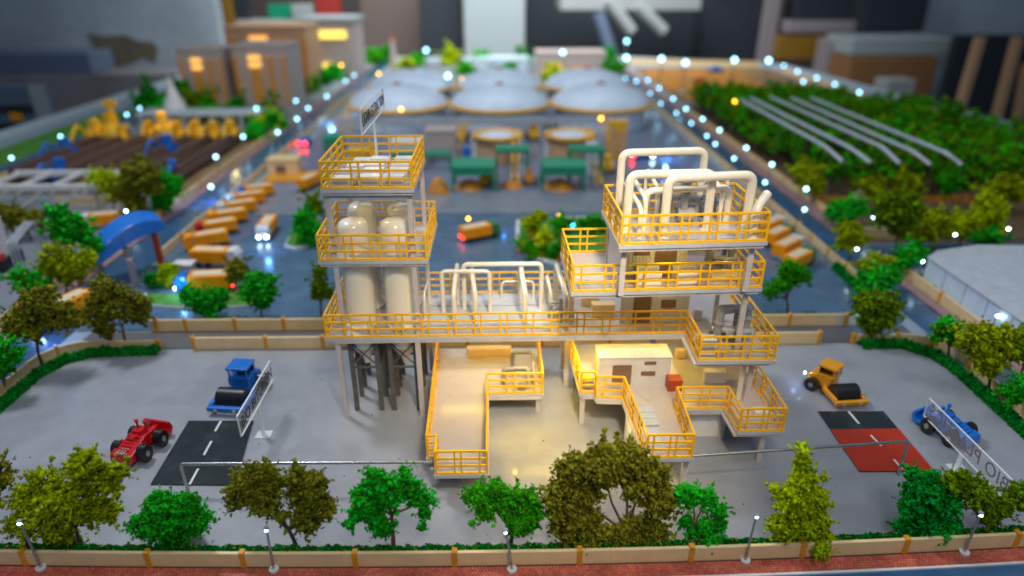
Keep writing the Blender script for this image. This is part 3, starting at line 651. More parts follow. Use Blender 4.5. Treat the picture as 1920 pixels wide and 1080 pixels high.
# ------------------------------------------------------------ acrylic signs
def text_mesh(s, size, ext=.002):
    cu = bpy.data.curves.new('t', 'FONT'); cu.body = s; cu.size = size; cu.extrude = ext; cu.align_x = 'CENTER'; cu.align_y = 'CENTER'; cu.shear = .12; cu.offset = 0; cu.space_character = 1.08
    o = bpy.data.objects.new('t', cu); COL.objects.link(o); bpy.context.view_layer.update()
    me = bpy.data.meshes.new_from_object(o.evaluated_get(bpy.context.evaluated_depsgraph_get())); bpy.data.objects.remove(o); return me
def sign(label, s, x, y, z0, zb, zt, L, size, lean=0, px=0., w_=None, side=1):
    t = thing('acrylic_sign', label, 'sign', (x, y, z0), lean); h = zt-zb
    pl = MB().box(-.008, .008, -L/2, L/2, zb, zt).build('plate', 'acrylic', t)
    e = MB(); q = .008
    for z in (zb, zt): e.box(-q-.001, q+.001, -L/2, L/2, z-.0025, z+.0025)
    for yy in (-L/2, L/2): e.box(-q-.001, q+.001, yy-.0025, yy+.0025, zb+.003, zt-.003)
    e.build('plate_edge', 'acryledge', t)
    MB().box(-.012, .012, -.03, .03, .012, zb-.004).build('post', 'acryledge', t); MB().box(-.09, .09, -.07, .07, 0, .011).build('foot', 'acryledge', t)
    me = text_mesh(s, size); me.materials.append(M['ink'])
    o = bpy.data.objects.new('lettering', me); COL.objects.link(o); o.parent = t
    o.matrix_local = Matrix(((0, 0, 1, .011), (1, 0, 0, 0), (0, 1, 0, (zb+zt)/2), (0, 0, 0, 1)))
    if w_:
        xs = [v.co.x for v in me.vertices]; k = w_/(max(xs)-min(xs))
        for v in me.vertices: v.co.x *= k
    return t
sign('clear acrylic sign lettered BIO BITUMEN beside the dark mat', 'BIO BITUMEN', -2.85, 6.44, .004, .42, .69, 1.13, .19, w_=1.04)
sign('clear acrylic sign lettered LIGNIN EXTRACTION on top of the left tower', 'LIGNIN EXTRACTION', -1.46, 7.80, 2.965, .48, .74, 1.5, .18, w_=1.42)
sign('clear acrylic sign lettered BIO PLASTICS, seen mirrored, in front of the blue loader', 'BIO PLASTICS', 5.07, 5.70, .004, .19, .44, 1.45, .21, w_=1.32)

# ------------------------------------------------------------ mats in the yard
def matobj(label, pts, m, th=.016, extra=None, lines=()):
    c = pts[0]; t = thing('road_sample', label, 'road sample', (*c, .004)); q = [(x-c[0], y-c[1]) for x, y in pts]
    MB().prism(q, 0, th).build('surface', m, t, bevel=.002)
    if extra: MB().prism([(x-c[0], y-c[1]) for x, y in extra], th+.0005, th+.004).build('red_surface', 'matred', t)
    b = MB()
    for (x0, y0, x1, y1) in lines: b.bar((x0-c[0], y0-c[1], th+.0055), (x1-c[0], y1-c[1], th+.0055), .026, .003)
    b.build('lane_line', 'line', t); return t
matobj('dark road sample with a dashed white centre line near the BIO BITUMEN sign', [(-3.80, 5.60), (-2.88, 5.57), (-3.06, 6.71), (-3.86, 6.72)], 'matblack', lines=((-3.37, 5.58, -3.38, 5.83), (-3.41, 6.06, -3.42, 6.31), (-3.45, 6.50, -3.455, 6.70)))
matobj('road sample, dark far part and red near part, before the yellow roller', [(3.95, 5.66), (4.78, 5.65), (4.80, 6.76), (3.97, 6.77)], 'matblack', extra=[(3.95, 5.66), (4.78, 5.65), (4.795, 6.40), (3.962, 6.40)], lines=((4.44, 5.68, 4.43, 5.84), (4.41, 6.08, 4.39, 6.28), (4.36, 6.5, 4.35, 6.75)))

# ------------------------------------------------------------ yard vehicles
def wheel(t, x, y, r, w_, name='wheel'):
    o = MB().cyl((x-w_/2, y, r), r, w_, 24, axis='x').build(name, 'black', t, bevel=.008)
    MB().cyl((x+(w_/2 if x > 0 else -w_/2-.006), y, r), r*.34, .006, 12, axis='x').build('hub', 'greypipe', o); return o
def roller(label, loc, rz, m, s=1., art=0.):
    t = thing('road_roller', label, 'road roller', loc, rz); t.scale = (s, s, s)
    f = MB(); f.box(-.24, -.185, -.33, .02, .06, .135); f.box(.185, .24, -.33, .02, .06, .135); f.box(-.24, .24, -.39, -.325, .055, .12); f.box(-.2, .2, .0, .06, .06, .14); f.build('drum_frame', m, t, bevel=.014)
    MB().cyl((-.175, -.15, .125), .125, .35, 32, axis='x').build('drum', 'black', t, bevel=.006)
    b = MB(); b.sideprism([(.06, .07), (.40, .09), (.42, .19), (.36, .25), (.06, .25)], -.13, .13); b.build('body', m, t, bevel=.014)
    c = MB(); c.box(-.135, .135, .04, .06, .25, .30); c.box(-.135, .135, .05, .28, .25, .28)
    for x in (-.125, .105):
        for y in (.045, .26): c.box(x, x+.02, y, y+.02, .28, .40)
    c.box(-.14, .14, .03, .29, .395, .43); c.box(-.02, 0, .05, .06, .28, .4); c.build('cab', m, t, bevel=.008)
    MB().box(-.08, .08, .14, .26, .28, .345).build('seat', 'black', t, bevel=.01)
    MB().box(-.12, .12, .262, .268, .282, .39).build('rear_window', 'black', t)
    for x in (-.19, .19): wheel(t, x, .30, .10, .09)
    for x in (-.14, .10): MB().box(x, x+.04, -.396, -.391, .07, .1).build('headlight', 'patch', t)
    if art:
        for ch in t.children:
            if ch.name.split('.')[0] in ('body', 'cab', 'seat', 'rear_window', 'wheel'): ch.rotation_euler = (0, 0, art)
    return t
roller('blue road roller facing the viewer behind the BIO BITUMEN sign', (-3.40, 7.20, .006), R(-6), 'blue')
rl = roller('yellow road roller with black drum at the far end of the red road sample', (4.40, 7.17, .006), R(4), 'yellow', .9, R(36))
point('blue_led_light', (3.95, 7.42, .12), .5, (.35, .5, 1))
t = thing('led_bulb', 'tiny white LED glowing beside the rear of the yellow roller', 'lamp', (4.02, 7.36, .004)); MB().cyl((0, 0, 0), .006, .2, 8).build('stem', 'steel', t); MB().ball((0, 0, .21), .014, 6).build('bulb', 'whiteled', t)
def loader(label, loc, rz, m, mark=False, near=1):
    t = thing('wheel_loader', label, 'loader', loc, rz); t.scale = (1.0, .84, 1.12)
    b = MB(); b.sideprism([(-.36, .05), (.20, .05), (.24, .12), (.14, .19), (-.02, .20), (-.12, .17), (-.33, .11)], -.11, .11)
    b.sideprism([(-.38, .045), (-.12, .045), (-.12, .19), (-.36, .13)], -.14, .14)
    b.sideprism([(.04, .07), (.24, .07), (.2, .14), (.06, .15)], -.14, .14); b.build('body', m, t, bevel=.016)
    e = MB(); e.box(-.06, .06, -.02, .12, .18, .24)
    for i in range(5): e.box(-.07+.0, .07, -.28+i*.05, -.26+i*.05, .125+i*.012, .165+i*.012)
    e.box(-.03, .03, -.14, .16, .17, .215); e.build('engine_ribs', m, t, bevel=.008)
    for x in (-.055, .055):
        k = MB().cyl((x, .10, .2), .014, .10, 12); k.cyl((x, .10, .29), .026, .02, 12); k.build('exhaust_stack', m, t, bevel=.003)
    MB().sideprism([(.24, .02), (.38, .02), (.42, .09), (.38, .17), (.34, .17), (.36, .09), (.33, .06), (.24, .06)], -.17, .17).build('bucket', m, t, bevel=.01)
    MB().box(-.03, .03, .18, .36, .1, .13).build('bucket_arm', m, t, bevel=.006)
    for x in (-.14*near, .185*near):
        for y in (-.19, .13): wheel(t, x, y, .095, .09)
    if mark:
        k = MB()
        for a in range(3): k.bar((-.07+.04*a, -.35, .139), (-.03+.035*a, -.25, .163), .014, .004)
        for a in (0, 1): k.bar((-.07, -.33+a*.06, .145+a*.014), (.07, -.33+a*.06, .145+a*.014), .010, .004)
        k.build('hood_marking', 'bgwhite', t)
    return t
loader('glossy red wheel loader with black tyres beside the dark road sample', (-4.18, 6.2, .006), R(-13), 'red', True)
loader('blue wheel loader behind the BIO PLASTICS sign', (5.32, 6.32, .006), R(24), 'blue', near=-1)
bpy.context.view_layer.update()

P_ = [(random.uniform(-5.5, 5.5), random.uniform(4.8, 8.2), .008) for _ in range(60)]
tag(clumps('debris', P_, np.array([random.choice((.005, .007, .012)) for _ in P_]), 'darktrunk'), 'tiny dark crumbs scattered over the grey yard', 'debris', kind='stuff')
# ------------------------------------------------------------ lorries and cars
def lorry(label, loc, rz, cab='truckorange', head=True, tail=True, group=None, s=1., lights=None):
    t = thing('tipper_lorry', label, 'lorry', loc, rz, group); t.scale = (s, s, s)      # front at -y
    c = MB(); c.sideprism([(-.42, .05), (-.24, .05), (-.24, .31), (-.36, .31), (-.41, .22)], -.13, .13)
    cb = c.build('cab', cab, t, bevel=.012)
    MB().sideprism([(-.4155, .2), (-.412, .2), (-.368, .29), (-.3705, .29)], -.11, .11).build('windscreen', 'black', cb)
    b = MB(); b.box(-.14, .14, -.22, .42, .08, .30); bo = b.build('cargo_body', 'truckorange', t, bevel=.012)
    MB().box(-.085, .085, -.15, .35, .3015, .306).build('roof_cover', 'patch', bo)
    MB().box(-.1, .1, -.38, .4, .035, .075).build('chassis', 'white' if cab == 'white' else 'black', t)
    for x in (-.11, .11):
        for y in (-.3, .12, .28): MB().cyl((x-.03, y, .05), .05, .06, 14, axis='x').build('wheel', 'black', t)
        if head: MB().ball((x*.75, -.425, .1), .026, 6).build('headlight', 'whiteled', t)
        if tail: MB().ball((x*.7, .425, .1), .018, 6).build('tail_light', 'redled', t)
    return t
z0 = .006
for i, (px, py) in enumerate(((378, 463), (397, 440), (417, 420), (437, 402), (455, 385), (472, 371))):
    x, y = G(px, py)
    lorry('orange lorry, %s from the front in the diagonal row beside the left wall' % ['first', 'second', 'third', 'fourth', 'fifth', 'last'][i], (x+.12, y, z0), R(-62), ['truckorange', 'red', 'truckorange', 'white', 'white', 'blue'][i], False, False, 'orange lorries parked in the diagonal row')
def at(px, py): g = G(px, py); return (g[0], g[1], z0)
lorry('orange lorry with white cab and lit headlights driving towards the viewer', at(503, 440), R(4), 'white', True, False)
lorry('orange lorry with white cab parked sideways above the blue-cabbed one', at(410, 497), R(86), 'white', False, True, s=1.1)
lorry('orange lorry with dark blue cab driving left behind the green trees', at(388, 545), R(-84), 'blue', True, True, s=1.1)
lorry('green-cabbed orange lorry alone in the middle of the lorry park', at(900, 447), R(118), 'green', False, True)
point('blue_led_light', (at(945, 435)[0], at(945, 435)[1], .1), .8, (.02, .3, 1))
lorry('orange lorry on the left road in front of the dark olive trees', at(125, 600), R(-22), 'blue', True, True, s=1.15)
lorry('orange lorry with white front passing behind the blue arch', at(196, 425), R(-75), 'white', False, False)
for i, (px, py) in enumerate(((1500, 500), (1480, 477), (1462, 455), (1448, 437))):
    lorry('orange lorry, %s from the front in the row beside the right wall' % ['first', 'second', 'third', 'last'][i], at(px-4, py), R(130), 'white' if i % 2 else 'green', False, False, 'orange lorries parked in the right row')
lorry('orange lorry half hidden behind the left tower top railing', at(585, 350), R(160), 'truckorange', False, False)
def car(label, loc, rz, m, tail=True, head=False):
    t = thing('small_car', label, 'car', loc, rz); MB().sideprism([(-.2, .03), (.2, .03), (.2, .1), (.12, .11), (.08, .17), (-.08, .17), (-.13, .1), (-.2, .09)], -.09, .09).build('body', m, t, bevel=.01)
    for x in (-.09, .09):
        for y in (-.12, .12): MB().cyl((x-.015, y, .035), .035, .03, 12, axis='x').build('wheel', 'black', t)
        if tail: MB().ball((x*.8, .21, .08), .03, 6).build('tail_light', 'redled', t)
        if head: MB().ball((x*.8, -.21, .08), .03, 6).build('headlight', 'whiteled', t)
    return t
def big(o, s): o.scale = (s, s, s); return o
big(car('blue car with red tail lights on the left road behind the tower', at(573, 272), R(175), 'blue'), 1.5)
big(car('blue car with a red tail light near the right road', at(1203, 298), R(95), 'blue', True, True), 1.4)
big(car('dark blue car parked at the edge of the ochre fields', at(1333, 184), R(80), 'blue', False), 2.2)
big(car('small red car on the ochre fields', at(1312, 157), R(60), 'red', False), 1.6)
big(car('blue vehicle at the far end of the ochre fields', at(1342, 136), R(90), 'blue', False), 2.)

# ------------------------------------------------------------ trees
def tree(label, base, blobs, col, n=1600, size=.020, name='model_tree', y=None, thr=-.10, trunk='trunk', depth=.75, group=None, tr=.018, z0=0., flower=None, droop=0):
    bx, by = G(*base, z0); t = thing(name, label, 'tree', (bx, by, z0), 0, group)
    q = pxs(bx, by, .3); W = []
    for (px, py, pr) in blobs:
        x, z = ZY(px, py, by); lo = max(.13, pr*q*.6)
        if z-z0 < lo: x, yy = G(px, py, z0+lo); W.append((x-bx, yy-by, lo, pr*q*1.06))
        else: W.append((x-bx, random.uniform(-.35, .35)*pr*q*1.2, z-z0, pr*q*1.0))
    tot = sum(b[3]**2 for b in W); P_ = []
    off = Vector((random.random()*50, random.random()*50, 0))
    for (x, yy, z, r) in W:
        k = int(n*r*r/tot*1.75)
        for _ in range(k):
            d = Vector((random.gauss(0, 1), random.gauss(0, 1), random.gauss(0, 1))).normalized()
            rr = r*random.uniform(.40, 1.0)**.6*(1+.55*noise.noise(d*2.4+off)+.25*noise.noise(d*6+off))*(random.uniform(1, 1.22) if random.random() < .1 else 1)
            p = Vector((x+d.x*rr, yy+d.y*rr*depth, z+d.z*rr*.95))
            if noise.noise(p*(2.4/r)+off)+.5*noise.noise(p*(6./r)+off) < thr: continue
            if p.z < .02: continue
            P_.append(tuple(p))
            if random.random() < .03:
                for g_ in range(1, 6): P_.append(tuple(p+d*(g_*size*.9)+Vector((random.gauss(0, size*.4), random.gauss(0, size*.4), random.gauss(0, size*.4)))))
    clumps('crown', P_, np.array([size*min(2.1, math.exp(random.gauss(-.12, .42))) for _ in P_]), col, t)
    if flower: clumps('flower', [P_[i] for i in rng.choice(len(P_), max(18, len(P_)//14))], size*1.1, flower, t)
    b = MB(); top = sorted(W, key=lambda w_: -w_[3])[:min(5, len(W))]
    zm = min(w_[2]-w_[3]*.4 for w_ in top); fk = Vector((sum(w_[0] for w_ in top)/len(top)*.35, 0, max(.05, zm*.75)))
    j = Vector((random.uniform(-.02, .02), 0, 0))
    b.tube([(0, 0, -.004), tuple(fk*.5+j), tuple(fk)], [tr*1.35, tr, tr*.85], 8)
    for w_ in top:
        e = Vector((w_[0], w_[1], w_[2])); m_ = (fk+e)/2+Vector((random.uniform(-.3, .3)*w_[3], 0, random.uniform(-.2, .2)*w_[3]))
        b.tube([tuple(fk), tuple(m_), tuple(e)], [tr*.7, tr*.5, tr*.22], 6)
    b.build('trunk', trunk, t); return t
# front row
N1 = 7200
tree('yellow-green tree leaning over the front wall at the far left', (160, 1028), [(170, 868, 32), (200, 905, 26), (75, 925, 40), (140, 925, 48), (55, 975, 30), (190, 955, 30), (110, 1005, 28), (115, 960, 40), (225, 880, 14), (45, 940, 18)], 'yel', N1, trunk='darktrunk')
tree('bushy bright green tree, second from the left in the front row', (325, 1029), [(320, 965, 40), (278, 985, 32), (362, 975, 30), (322, 1000, 38), (350, 945, 22), (300, 945, 22)], 'bright', N1, .0175)
tree('two-lobed dark olive tree behind the second front lamp', (557, 1029), [(480, 908, 38), (450, 928, 26), (495, 940, 24), (568, 925, 38), (600, 955, 24), (575, 972, 28), (498, 885, 16), (555, 898, 20), (530, 965, 10)], 'olive', N1, trunk='darktrunk')
tree('bright green umbrella-shaped tree with forked orange trunk near the low walkway', (738, 1029), [(708, 905, 24), (758, 905, 24), (690, 935, 28), (668, 965, 14), (790, 930, 20), (733, 918, 26), (795, 965, 11), (716, 985, 18), (702, 962, 18), (700, 885, 10), (757, 885, 9), (655, 985, 8), (790, 990, 6)], 'bright', N1, .0175)
tree('mid green tree lit from below by the lamp in front of the low walkway', (957, 1022), [(900, 928, 20), (940, 940, 26), (985, 945, 24), (925, 915, 14), (975, 975, 24), (1000, 965, 16), (910, 958, 16), (880, 935, 10), (993, 985, 12), (970, 925, 10), (885, 980, 5)], 'mid', N1, .0175, trunk='darktrunk')
tree('largest tree, round dark olive crown with a see-through hole in the middle', (1200, 1015), [(1058, 935, 38), (1072, 985, 36), (1078, 888, 30), (1128, 868, 36), (1180, 868, 34), (1222, 905, 32), (1238, 950, 30), (1222, 995, 28), (1170, 1008, 22), (1112, 1005, 28), (1130, 838, 12), (1100, 1030, 9), (1045, 960, 18), (1252, 930, 12), (1155, 845, 16), (1100, 925, 26), (1192, 915, 24), (1098, 972, 24), (1185, 985, 20), (1145, 895, 22), (1140, 1000, 16)], 'olive', 15000, .018, thr=-.26, trunk='trunk', tr=.024)
tree('small bright green tree with a ring-shaped crown right of the largest tree', (1285, 1015), [(1298, 932, 20), (1328, 935, 16), (1348, 960, 14), (1348, 985, 14), (1322, 990, 18), (1338, 1015, 14), (1285, 975, 12), (1280, 930, 14), (1300, 1000, 10)], 'bright', 4600, .017)
tree('tall narrow lime tree beside the fourth front lamp', (1512, 1024), [(1503, 838, 8), (1506, 868, 15), (1505, 900, 24), (1480, 925, 24), (1522, 930, 26), (1462, 980, 22), (1500, 975, 28), (1532, 985, 24), (1540, 1030, 15), (1470, 1008, 16), (1500, 945, 30), (1453, 915, 9), (1545, 895, 6), (1550, 1008, 12)], 'lime', 8500, .0175)
tree('broad bright green tree in front of the BIO PLASTICS sign', (1690, 1002), [(1712, 885, 12), (1742, 900, 14), (1730, 925, 32), (1708, 945, 24), (1768, 955, 34), (1732, 980, 30), (1785, 990, 18), (1770, 1010, 10), (1695, 985, 14), (1752, 925, 22)], 'teal', N1, .0175)
tree('flat spreading olive-green tree at the right end of the front row', (1862, 1000), [(1790, 905, 18), (1825, 918, 24), (1868, 945, 22), (1910, 922, 16), (1845, 948, 18), (1920, 940, 18), (1805, 890, 10), (1850, 965, 16)], 'oliveb', N1, .0175, trunk='darktrunk')
tree('dark olive crown cut off by the left photo edge in the front row', (-40, 1020), [(-18, 890, 26), (-35, 930, 30), (0, 905, 14)], 'olive', 1500)
# yard corners and mid ground
tree('dark olive tree with bare forked trunk on the left corner hedge', (82, 690), [(72, 572, 30), (38, 600, 26), (108, 590, 26), (60, 605, 26), (20, 620, 14), (125, 605, 14)], 'olive', 3000, .026, trunk='darktrunk')
tree('dark olive tree on the hedge at the left corner of the yard', (238, 652), [(222, 558, 36), (180, 588, 28), (252, 590, 22), (195, 622, 16), (198, 545, 20), (262, 570, 18)], 'olive', 3300, .026, trunk='trunk')
tree('bright green tree at the left photo edge beside the curved hedge', (8, 735), [(15, 655, 24), (0, 685, 22), (30, 665, 14)], 'bright', 1600, .026)
tree('yellow-green leafy tree left of the blue arch', (125, 560), [(105, 482, 26), (145, 492, 26), (125, 512, 24), (165, 485, 16), (90, 505, 14)], 'yel', 1700, .034, trunk='darktrunk')
tree('bright green tree behind the yellow-green one left of the blue arch', (150, 540), [(108, 402, 20), (140, 425, 26), (118, 435, 22), (165, 450, 18), (180, 462, 12)], 'bright', 1500, .036)
tree('small flowering green tree with a lamp glowing through it at the left', (60, 570), [(40, 520, 18), (62, 528, 22), (85, 535, 16)], 'bright', 900, .034, flower='flower')
tree('dark olive tree at the left photo edge below the grey truss', (60, 450), [(25, 405, 22), (60, 415, 22), (5, 395, 18)], 'olive', 1000, .04, trunk='darktrunk')
tree('dark olive tree in the middle of the clump beside the log yard', (250, 415), [(262, 325, 30), (240, 350, 26), (280, 345, 22), (255, 385, 20)], 'olive', 1500, .045, trunk='darktrunk')
tree('lime tree on the left of the clump beside the log yard', (215, 400), [(208, 338, 24), (225, 360, 18), (190, 330, 14)], 'lime', 900, .045)
tree('bright green tree on the right of the clump beside the log yard', (305, 405), [(318, 345, 18), (300, 378, 20), (325, 355, 12)], 'bright', 900, .045)
tree('bright green tree in front of the blue-cabbed lorry', (390, 597), [(365, 555, 20), (400, 562, 22), (375, 575, 16), (395, 580, 14), (415, 555, 12)], 'bright', 1800, .03)
tree('bright green tree right of the blue-cabbed lorry', (492, 597), [(480, 530, 22), (500, 545, 20), (470, 548, 16), (490, 565, 16), (505, 525, 12)], 'bright', 1800, .03)
tree('small olive tree on the kerb tip beside the white-cabbed lorry', (440, 545), [(440, 500, 14), (448, 512, 16), (435, 520, 12)], 'olive', 800, .032)
tree('small lime bush on the kerb right of the blue arch', (315, 537), [(315, 507, 15), (308, 520, 12)], 'lime', 600, .03)
tree('small dark green bush on the kerb right of the blue arch', (288, 538), [(288, 525, 13)], 'deep', 400, .03)
tree('narrow olive-green tree partly hidden by the left tower legs', (603, 592), [(598, 512, 12), (600, 535, 15), (592, 555, 9), (612, 550, 12)], 'oliveb', 1100, .026)
tree('bright green tree on the first grass island left of the tower', (572, 460), [(565, 425, 16), (580, 440, 18), (572, 405, 14), (590, 425, 14)], 'bright', 1000, .036)
tree('olive bush at the back of the first grass island', (592, 420), [(590, 395, 14), (585, 378, 10)], 'oliveb', 500, .04)
tree('yellow-green tree at the back left of the large grass island', (1000, 450), [(995, 415, 12), (1012, 405, 12), (1000, 430, 12)], 'yel', 700, .036)
tree('lime bush in the middle of the large grass island', (1020, 480), [(1022, 445, 13), (1018, 462, 12)], 'lime', 600, .034)
tree('dark green bush with red flowers on the left of the large grass island', (995, 485), [(985, 460, 14), (1000, 470, 12)], 'mid', 600, .034, flower='redflower')
tree('dark green bush with red flowers at the front of the large grass island', (1045, 490), [(1040, 475, 14), (1055, 465, 14)], 'deep', 600, .034, flower='redflower')
tree('green tree at the back right of the large grass island', (1105, 440), [(1095, 420, 14), (1115, 415, 14), (1125, 425, 12)], 'mid', 700, .038)
tree('green tree beside the blue light on the large grass island', (1060, 440), [(1050, 415, 12), (1062, 420, 12)], 'mid', 500, .038)
tree('thin green tree behind the lane wall right of the tower', (1475, 592), [(1458, 535, 16), (1500, 515, 16), (1475, 505, 16), (1478, 530, 18), (1440, 548, 9), (1512, 520, 9)], 'mid', 2000, .026, trunk='darktrunk')
tree('rounded olive tree on the hedge at the right corner of the yard', (1637, 640), [(1640, 575, 32), (1620, 565, 22), (1665, 575, 24), (1635, 600, 24), (1658, 600, 18)], 'oliveb', 3000, .028, trunk='darktrunk')
tree('bright green tree above the olive one on the right road', (1650, 575), [(1650, 520, 24), (1630, 530, 20), (1672, 515, 16)], 'bright', 1500, .032)
tree('small yellow-green crown topping the green pair on the right road', (1640, 545), [(1640, 492, 18), (1620, 495, 12), (1658, 490, 10)], 'yel', 900, .032)
tree('yellow-green tree standing on the pavement of the right road', (1592, 500), [(1592, 435, 20), (1585, 455, 16), (1605, 450, 14)], 'yel', 1000, .034, trunk='darktrunk')
tree('green tree dotted with yellow flowers behind the right curved hedge', (1778, 672), [(1770, 608, 18), (1785, 620, 18), (1765, 630, 14), (1790, 640, 10)], 'bright', 1700, .026, flower='flower')
tree('large yellow-olive tree behind the right curved hedge', (1852, 735), [(1838, 640, 30), (1865, 645, 30), (1850, 670, 28), (1815, 635, 18), (1888, 640, 20), (1855, 695, 16)], 'yel', 3300, .027, trunk='darktrunk')
tree('olive tree cut by the right photo edge behind the large yellow-olive one', (1915, 720), [(1905, 635, 22), (1925, 655, 24)], 'oliveb', 1500, .028)
tree('bright green tree cut by the right photo edge above the hedge', (1925, 790), [(1910, 740, 20), (1930, 725, 22)], 'bright', 1300, .026)
tree('bright green tree at the corner of the pavement by the pale hall', (1712, 520), [(1700, 480, 20), (1715, 472, 18), (1690, 490, 14)], 'bright', 1200, .034)
tree('big dark olive tree beside the side road', (1675, 490), [(1690, 385, 30), (1665, 400, 24), (1715, 400, 24), (1690, 420, 24), (1660, 375, 16)], 'oliveb', 2000, .04, trunk='darktrunk')
for i, (bx, by, bl, col, lab) in enumerate((
 (1745, 470, [(1745, 415, 24), (1735, 440, 16), (1760, 425, 18)], 'yel', 'yellow-olive tree right of the big dark olive tree'),
 (1800, 465, [(1790, 425, 18), (1808, 420, 16)], 'yel', 'smaller yellow-olive tree behind the pale hall'),
 (1850, 450, [(1850, 385, 24), (1835, 405, 18), (1865, 405, 18), (1845, 365, 10)], 'lime', 'lime tree beside the lamp above the pale hall'),
 (1860, 455, [(1858, 440, 18), (1840, 442, 14), (1872, 445, 12)], 'bright', 'low bright green bush behind the roof of the pale hall'),
 (1590, 425, [(1580, 395, 24), (1600, 390, 20), (1560, 398, 12)], 'bright', 'bright green tree beside the pond'),
 (1525, 385, [(1520, 335, 20), (1505, 325, 16), (1535, 350, 14)], 'yel', 'yellow-green tree at the road corner before the plantation'),
 (1625, 375, [(1625, 352, 20), (1640, 355, 14)], 'yel', 'rounded yellow-green tree before the orange brown wall'),
 (1690, 372, [(1690, 340, 18), (1710, 345, 16)], 'yel', 'yellow-green tree standing before the plantation middle'),
 (1880, 400, [(1880, 350, 26), (1900, 360, 22), (1860, 360, 18)], 'yel', 'wide yellow-green tree at the right photo edge before the plantation'),
 (1780, 375, [(1780, 340, 18), (1800, 345, 14)], 'mid', 'mid green tree before the plantation right of the middle one'))):
    tree(lab, (bx, by), bl, col, 1000, .045, trunk='darktrunk')
bt = [(275, 215, 276, 182, 13, 'deep', 'left of the white stupa'), (300, 222, 302, 205, 13, 'bright', 'close left of the white stupa'), (345, 205, 345, 168, 12, 'deep', 'behind the white stupa'), (372, 215, 372, 190, 18, 'oliveb', 'right of the white stupa'),
 (392, 220, 392, 208, 11, 'bright', 'low, in front of the first beige building'), (445, 218, 445, 203, 14, 'deep', 'between the two beige buildings'), (478, 262, 478, 246, 15, 'bright', 'at the right end of the long grey roof'), (505, 240, 502, 225, 13, 'lime', 'behind the right end of the long grey roof'), (522, 243, 520, 232, 12, 'bright', 'on the left road edge by the long roof'), (498, 218, 496, 208, 11, 'deep', 'beside the second beige building'),
 (562, 180, 562, 165, 14, 'oliveb', 'nearest below the lit entrance building'), (582, 170, 580, 155, 14, 'bright', 'second up the row by the left road'), (602, 160, 602, 146, 13, 'deep', 'third up the row by the left road'), (625, 150, 625, 136, 14, 'bright', 'fourth up the row by the left road'), (640, 140, 640, 124, 10, 'deep', 'last up the row by the left road'),
 (705, 120, 702, 106, 13, 'mid', 'left of the thin white obelisk'), (722, 116, 720, 102, 10, 'deep', 'right of the thin white obelisk'), (762, 142, 760, 124, 13, 'lime', 'behind the first dome'), (782, 125, 780, 110, 11, 'bright', 'behind the gap of the first domes'), (848, 120, 846, 106, 17, 'lime', 'in front of the grey cabinet at the far left'), (872, 138, 872, 126, 10, 'mid', 'behind the second dome'), (908, 120, 908, 108, 9, 'bright', 'below the grey cabinet'), (958, 140, 956, 130, 12, 'deep', 'behind the gap of the right domes'), (1038, 150, 1037, 137, 17, 'lime', 'behind the third dome'), (1152, 140, 1150, 124, 17, 'mid', 'at the end of the right road'), (980, 116, 978, 104, 10, 'deep', 'right of the grey cabinet'), (1145, 112, 1143, 100, 9, 'deep', 'beside the far pale building')]
for (bx, by, cx, cy, r, col, lab) in bt:
    tree('small %s tree %s' % ({'deep': 'dark green', 'bright': 'bright green', 'lime': 'lime green', 'oliveb': 'olive green', 'mid': 'mid green'}[col], lab), (bx, by), [(cx, cy, r), (cx-r*.5, cy+r*.4, r*.7), (cx+r*.5, cy+r*.3, r*.7)], col, 350, .11, tr=.05, trunk='darktrunk', group='small trees at the far end of the model')
# plantation, one dense mass
P_ = []; ST = MB()
for i in range(950):
    x = random.uniform(7.75, 15.6); y = random.uniform(15.5, 27.3)
    if x > 13.5 and y > 25: continue
    y = round(y/.42)*.42+random.uniform(-.07, .07); h = random.uniform(.7, 1.1)*(1.0+.3*noise.noise(Vector((x*.6, y*.6, 3))))
    for _ in range(17):
        z = h*random.uniform(.3, 1.02)**.75; r = .17*(1.15-.6*z/h); P_.append((x+random.gauss(0, r*.7), y+random.gauss(0, r*.7), z))
    ST.tube([(x, y, 0), (x, y, h*.8)], .018, 5, False)
pl = thing('plantation', None, None); tag(pl, 'dense plantation of green saplings filling the right side under the grey tubes', 'plantation', kind='stuff')
P_ = np.array(P_); idx = rng.random(len(P_)) < .62
clumps('foliage', P_[idx], .075+rng.random(idx.sum())*.05, 'mid', pl); clumps('foliage', P_[~idx], .075+rng.random((~idx).sum())*.05, 'oliveb', pl); ST.build('stems', 'darktrunk', pl)
tag(pl, 'dense plantation of green saplings filling the right side under the grey tubes', 'plantation', kind='stuff')
for i, (p0, p1, p2) in enumerate((((1390, 188), (1546, 274), (1580, 303)), ((1408, 184), (1597, 279), (1632, 305)), ((1445, 182), (1656, 277), (1687, 307)), ((1485, 184), (1714, 285), (1744, 309)), ((1522, 184), (1774, 287), (1803, 309)))):
    a, b_, c = G(*p0, 1.3), G(*p1, 1.3), G(*p2, 1.1)
    o = pipe('grey tube over the plantation, %s from the right road' % ['first', 'second', 'third', 'fourth', 'fifth'][i], [(*a, 1.3), (*b_, 1.3), (*c, 1.1)], .045, m='edge', br=.2, name='overhead_tube', group='grey tubes over the plantation')
    for q in (.25, .55, .85): MB().cyl(((b_[0]-a[0])*q, (b_[1]-a[1])*q, -1.29), .02, 1.25, 8).build('support', 'darktrunk', o)

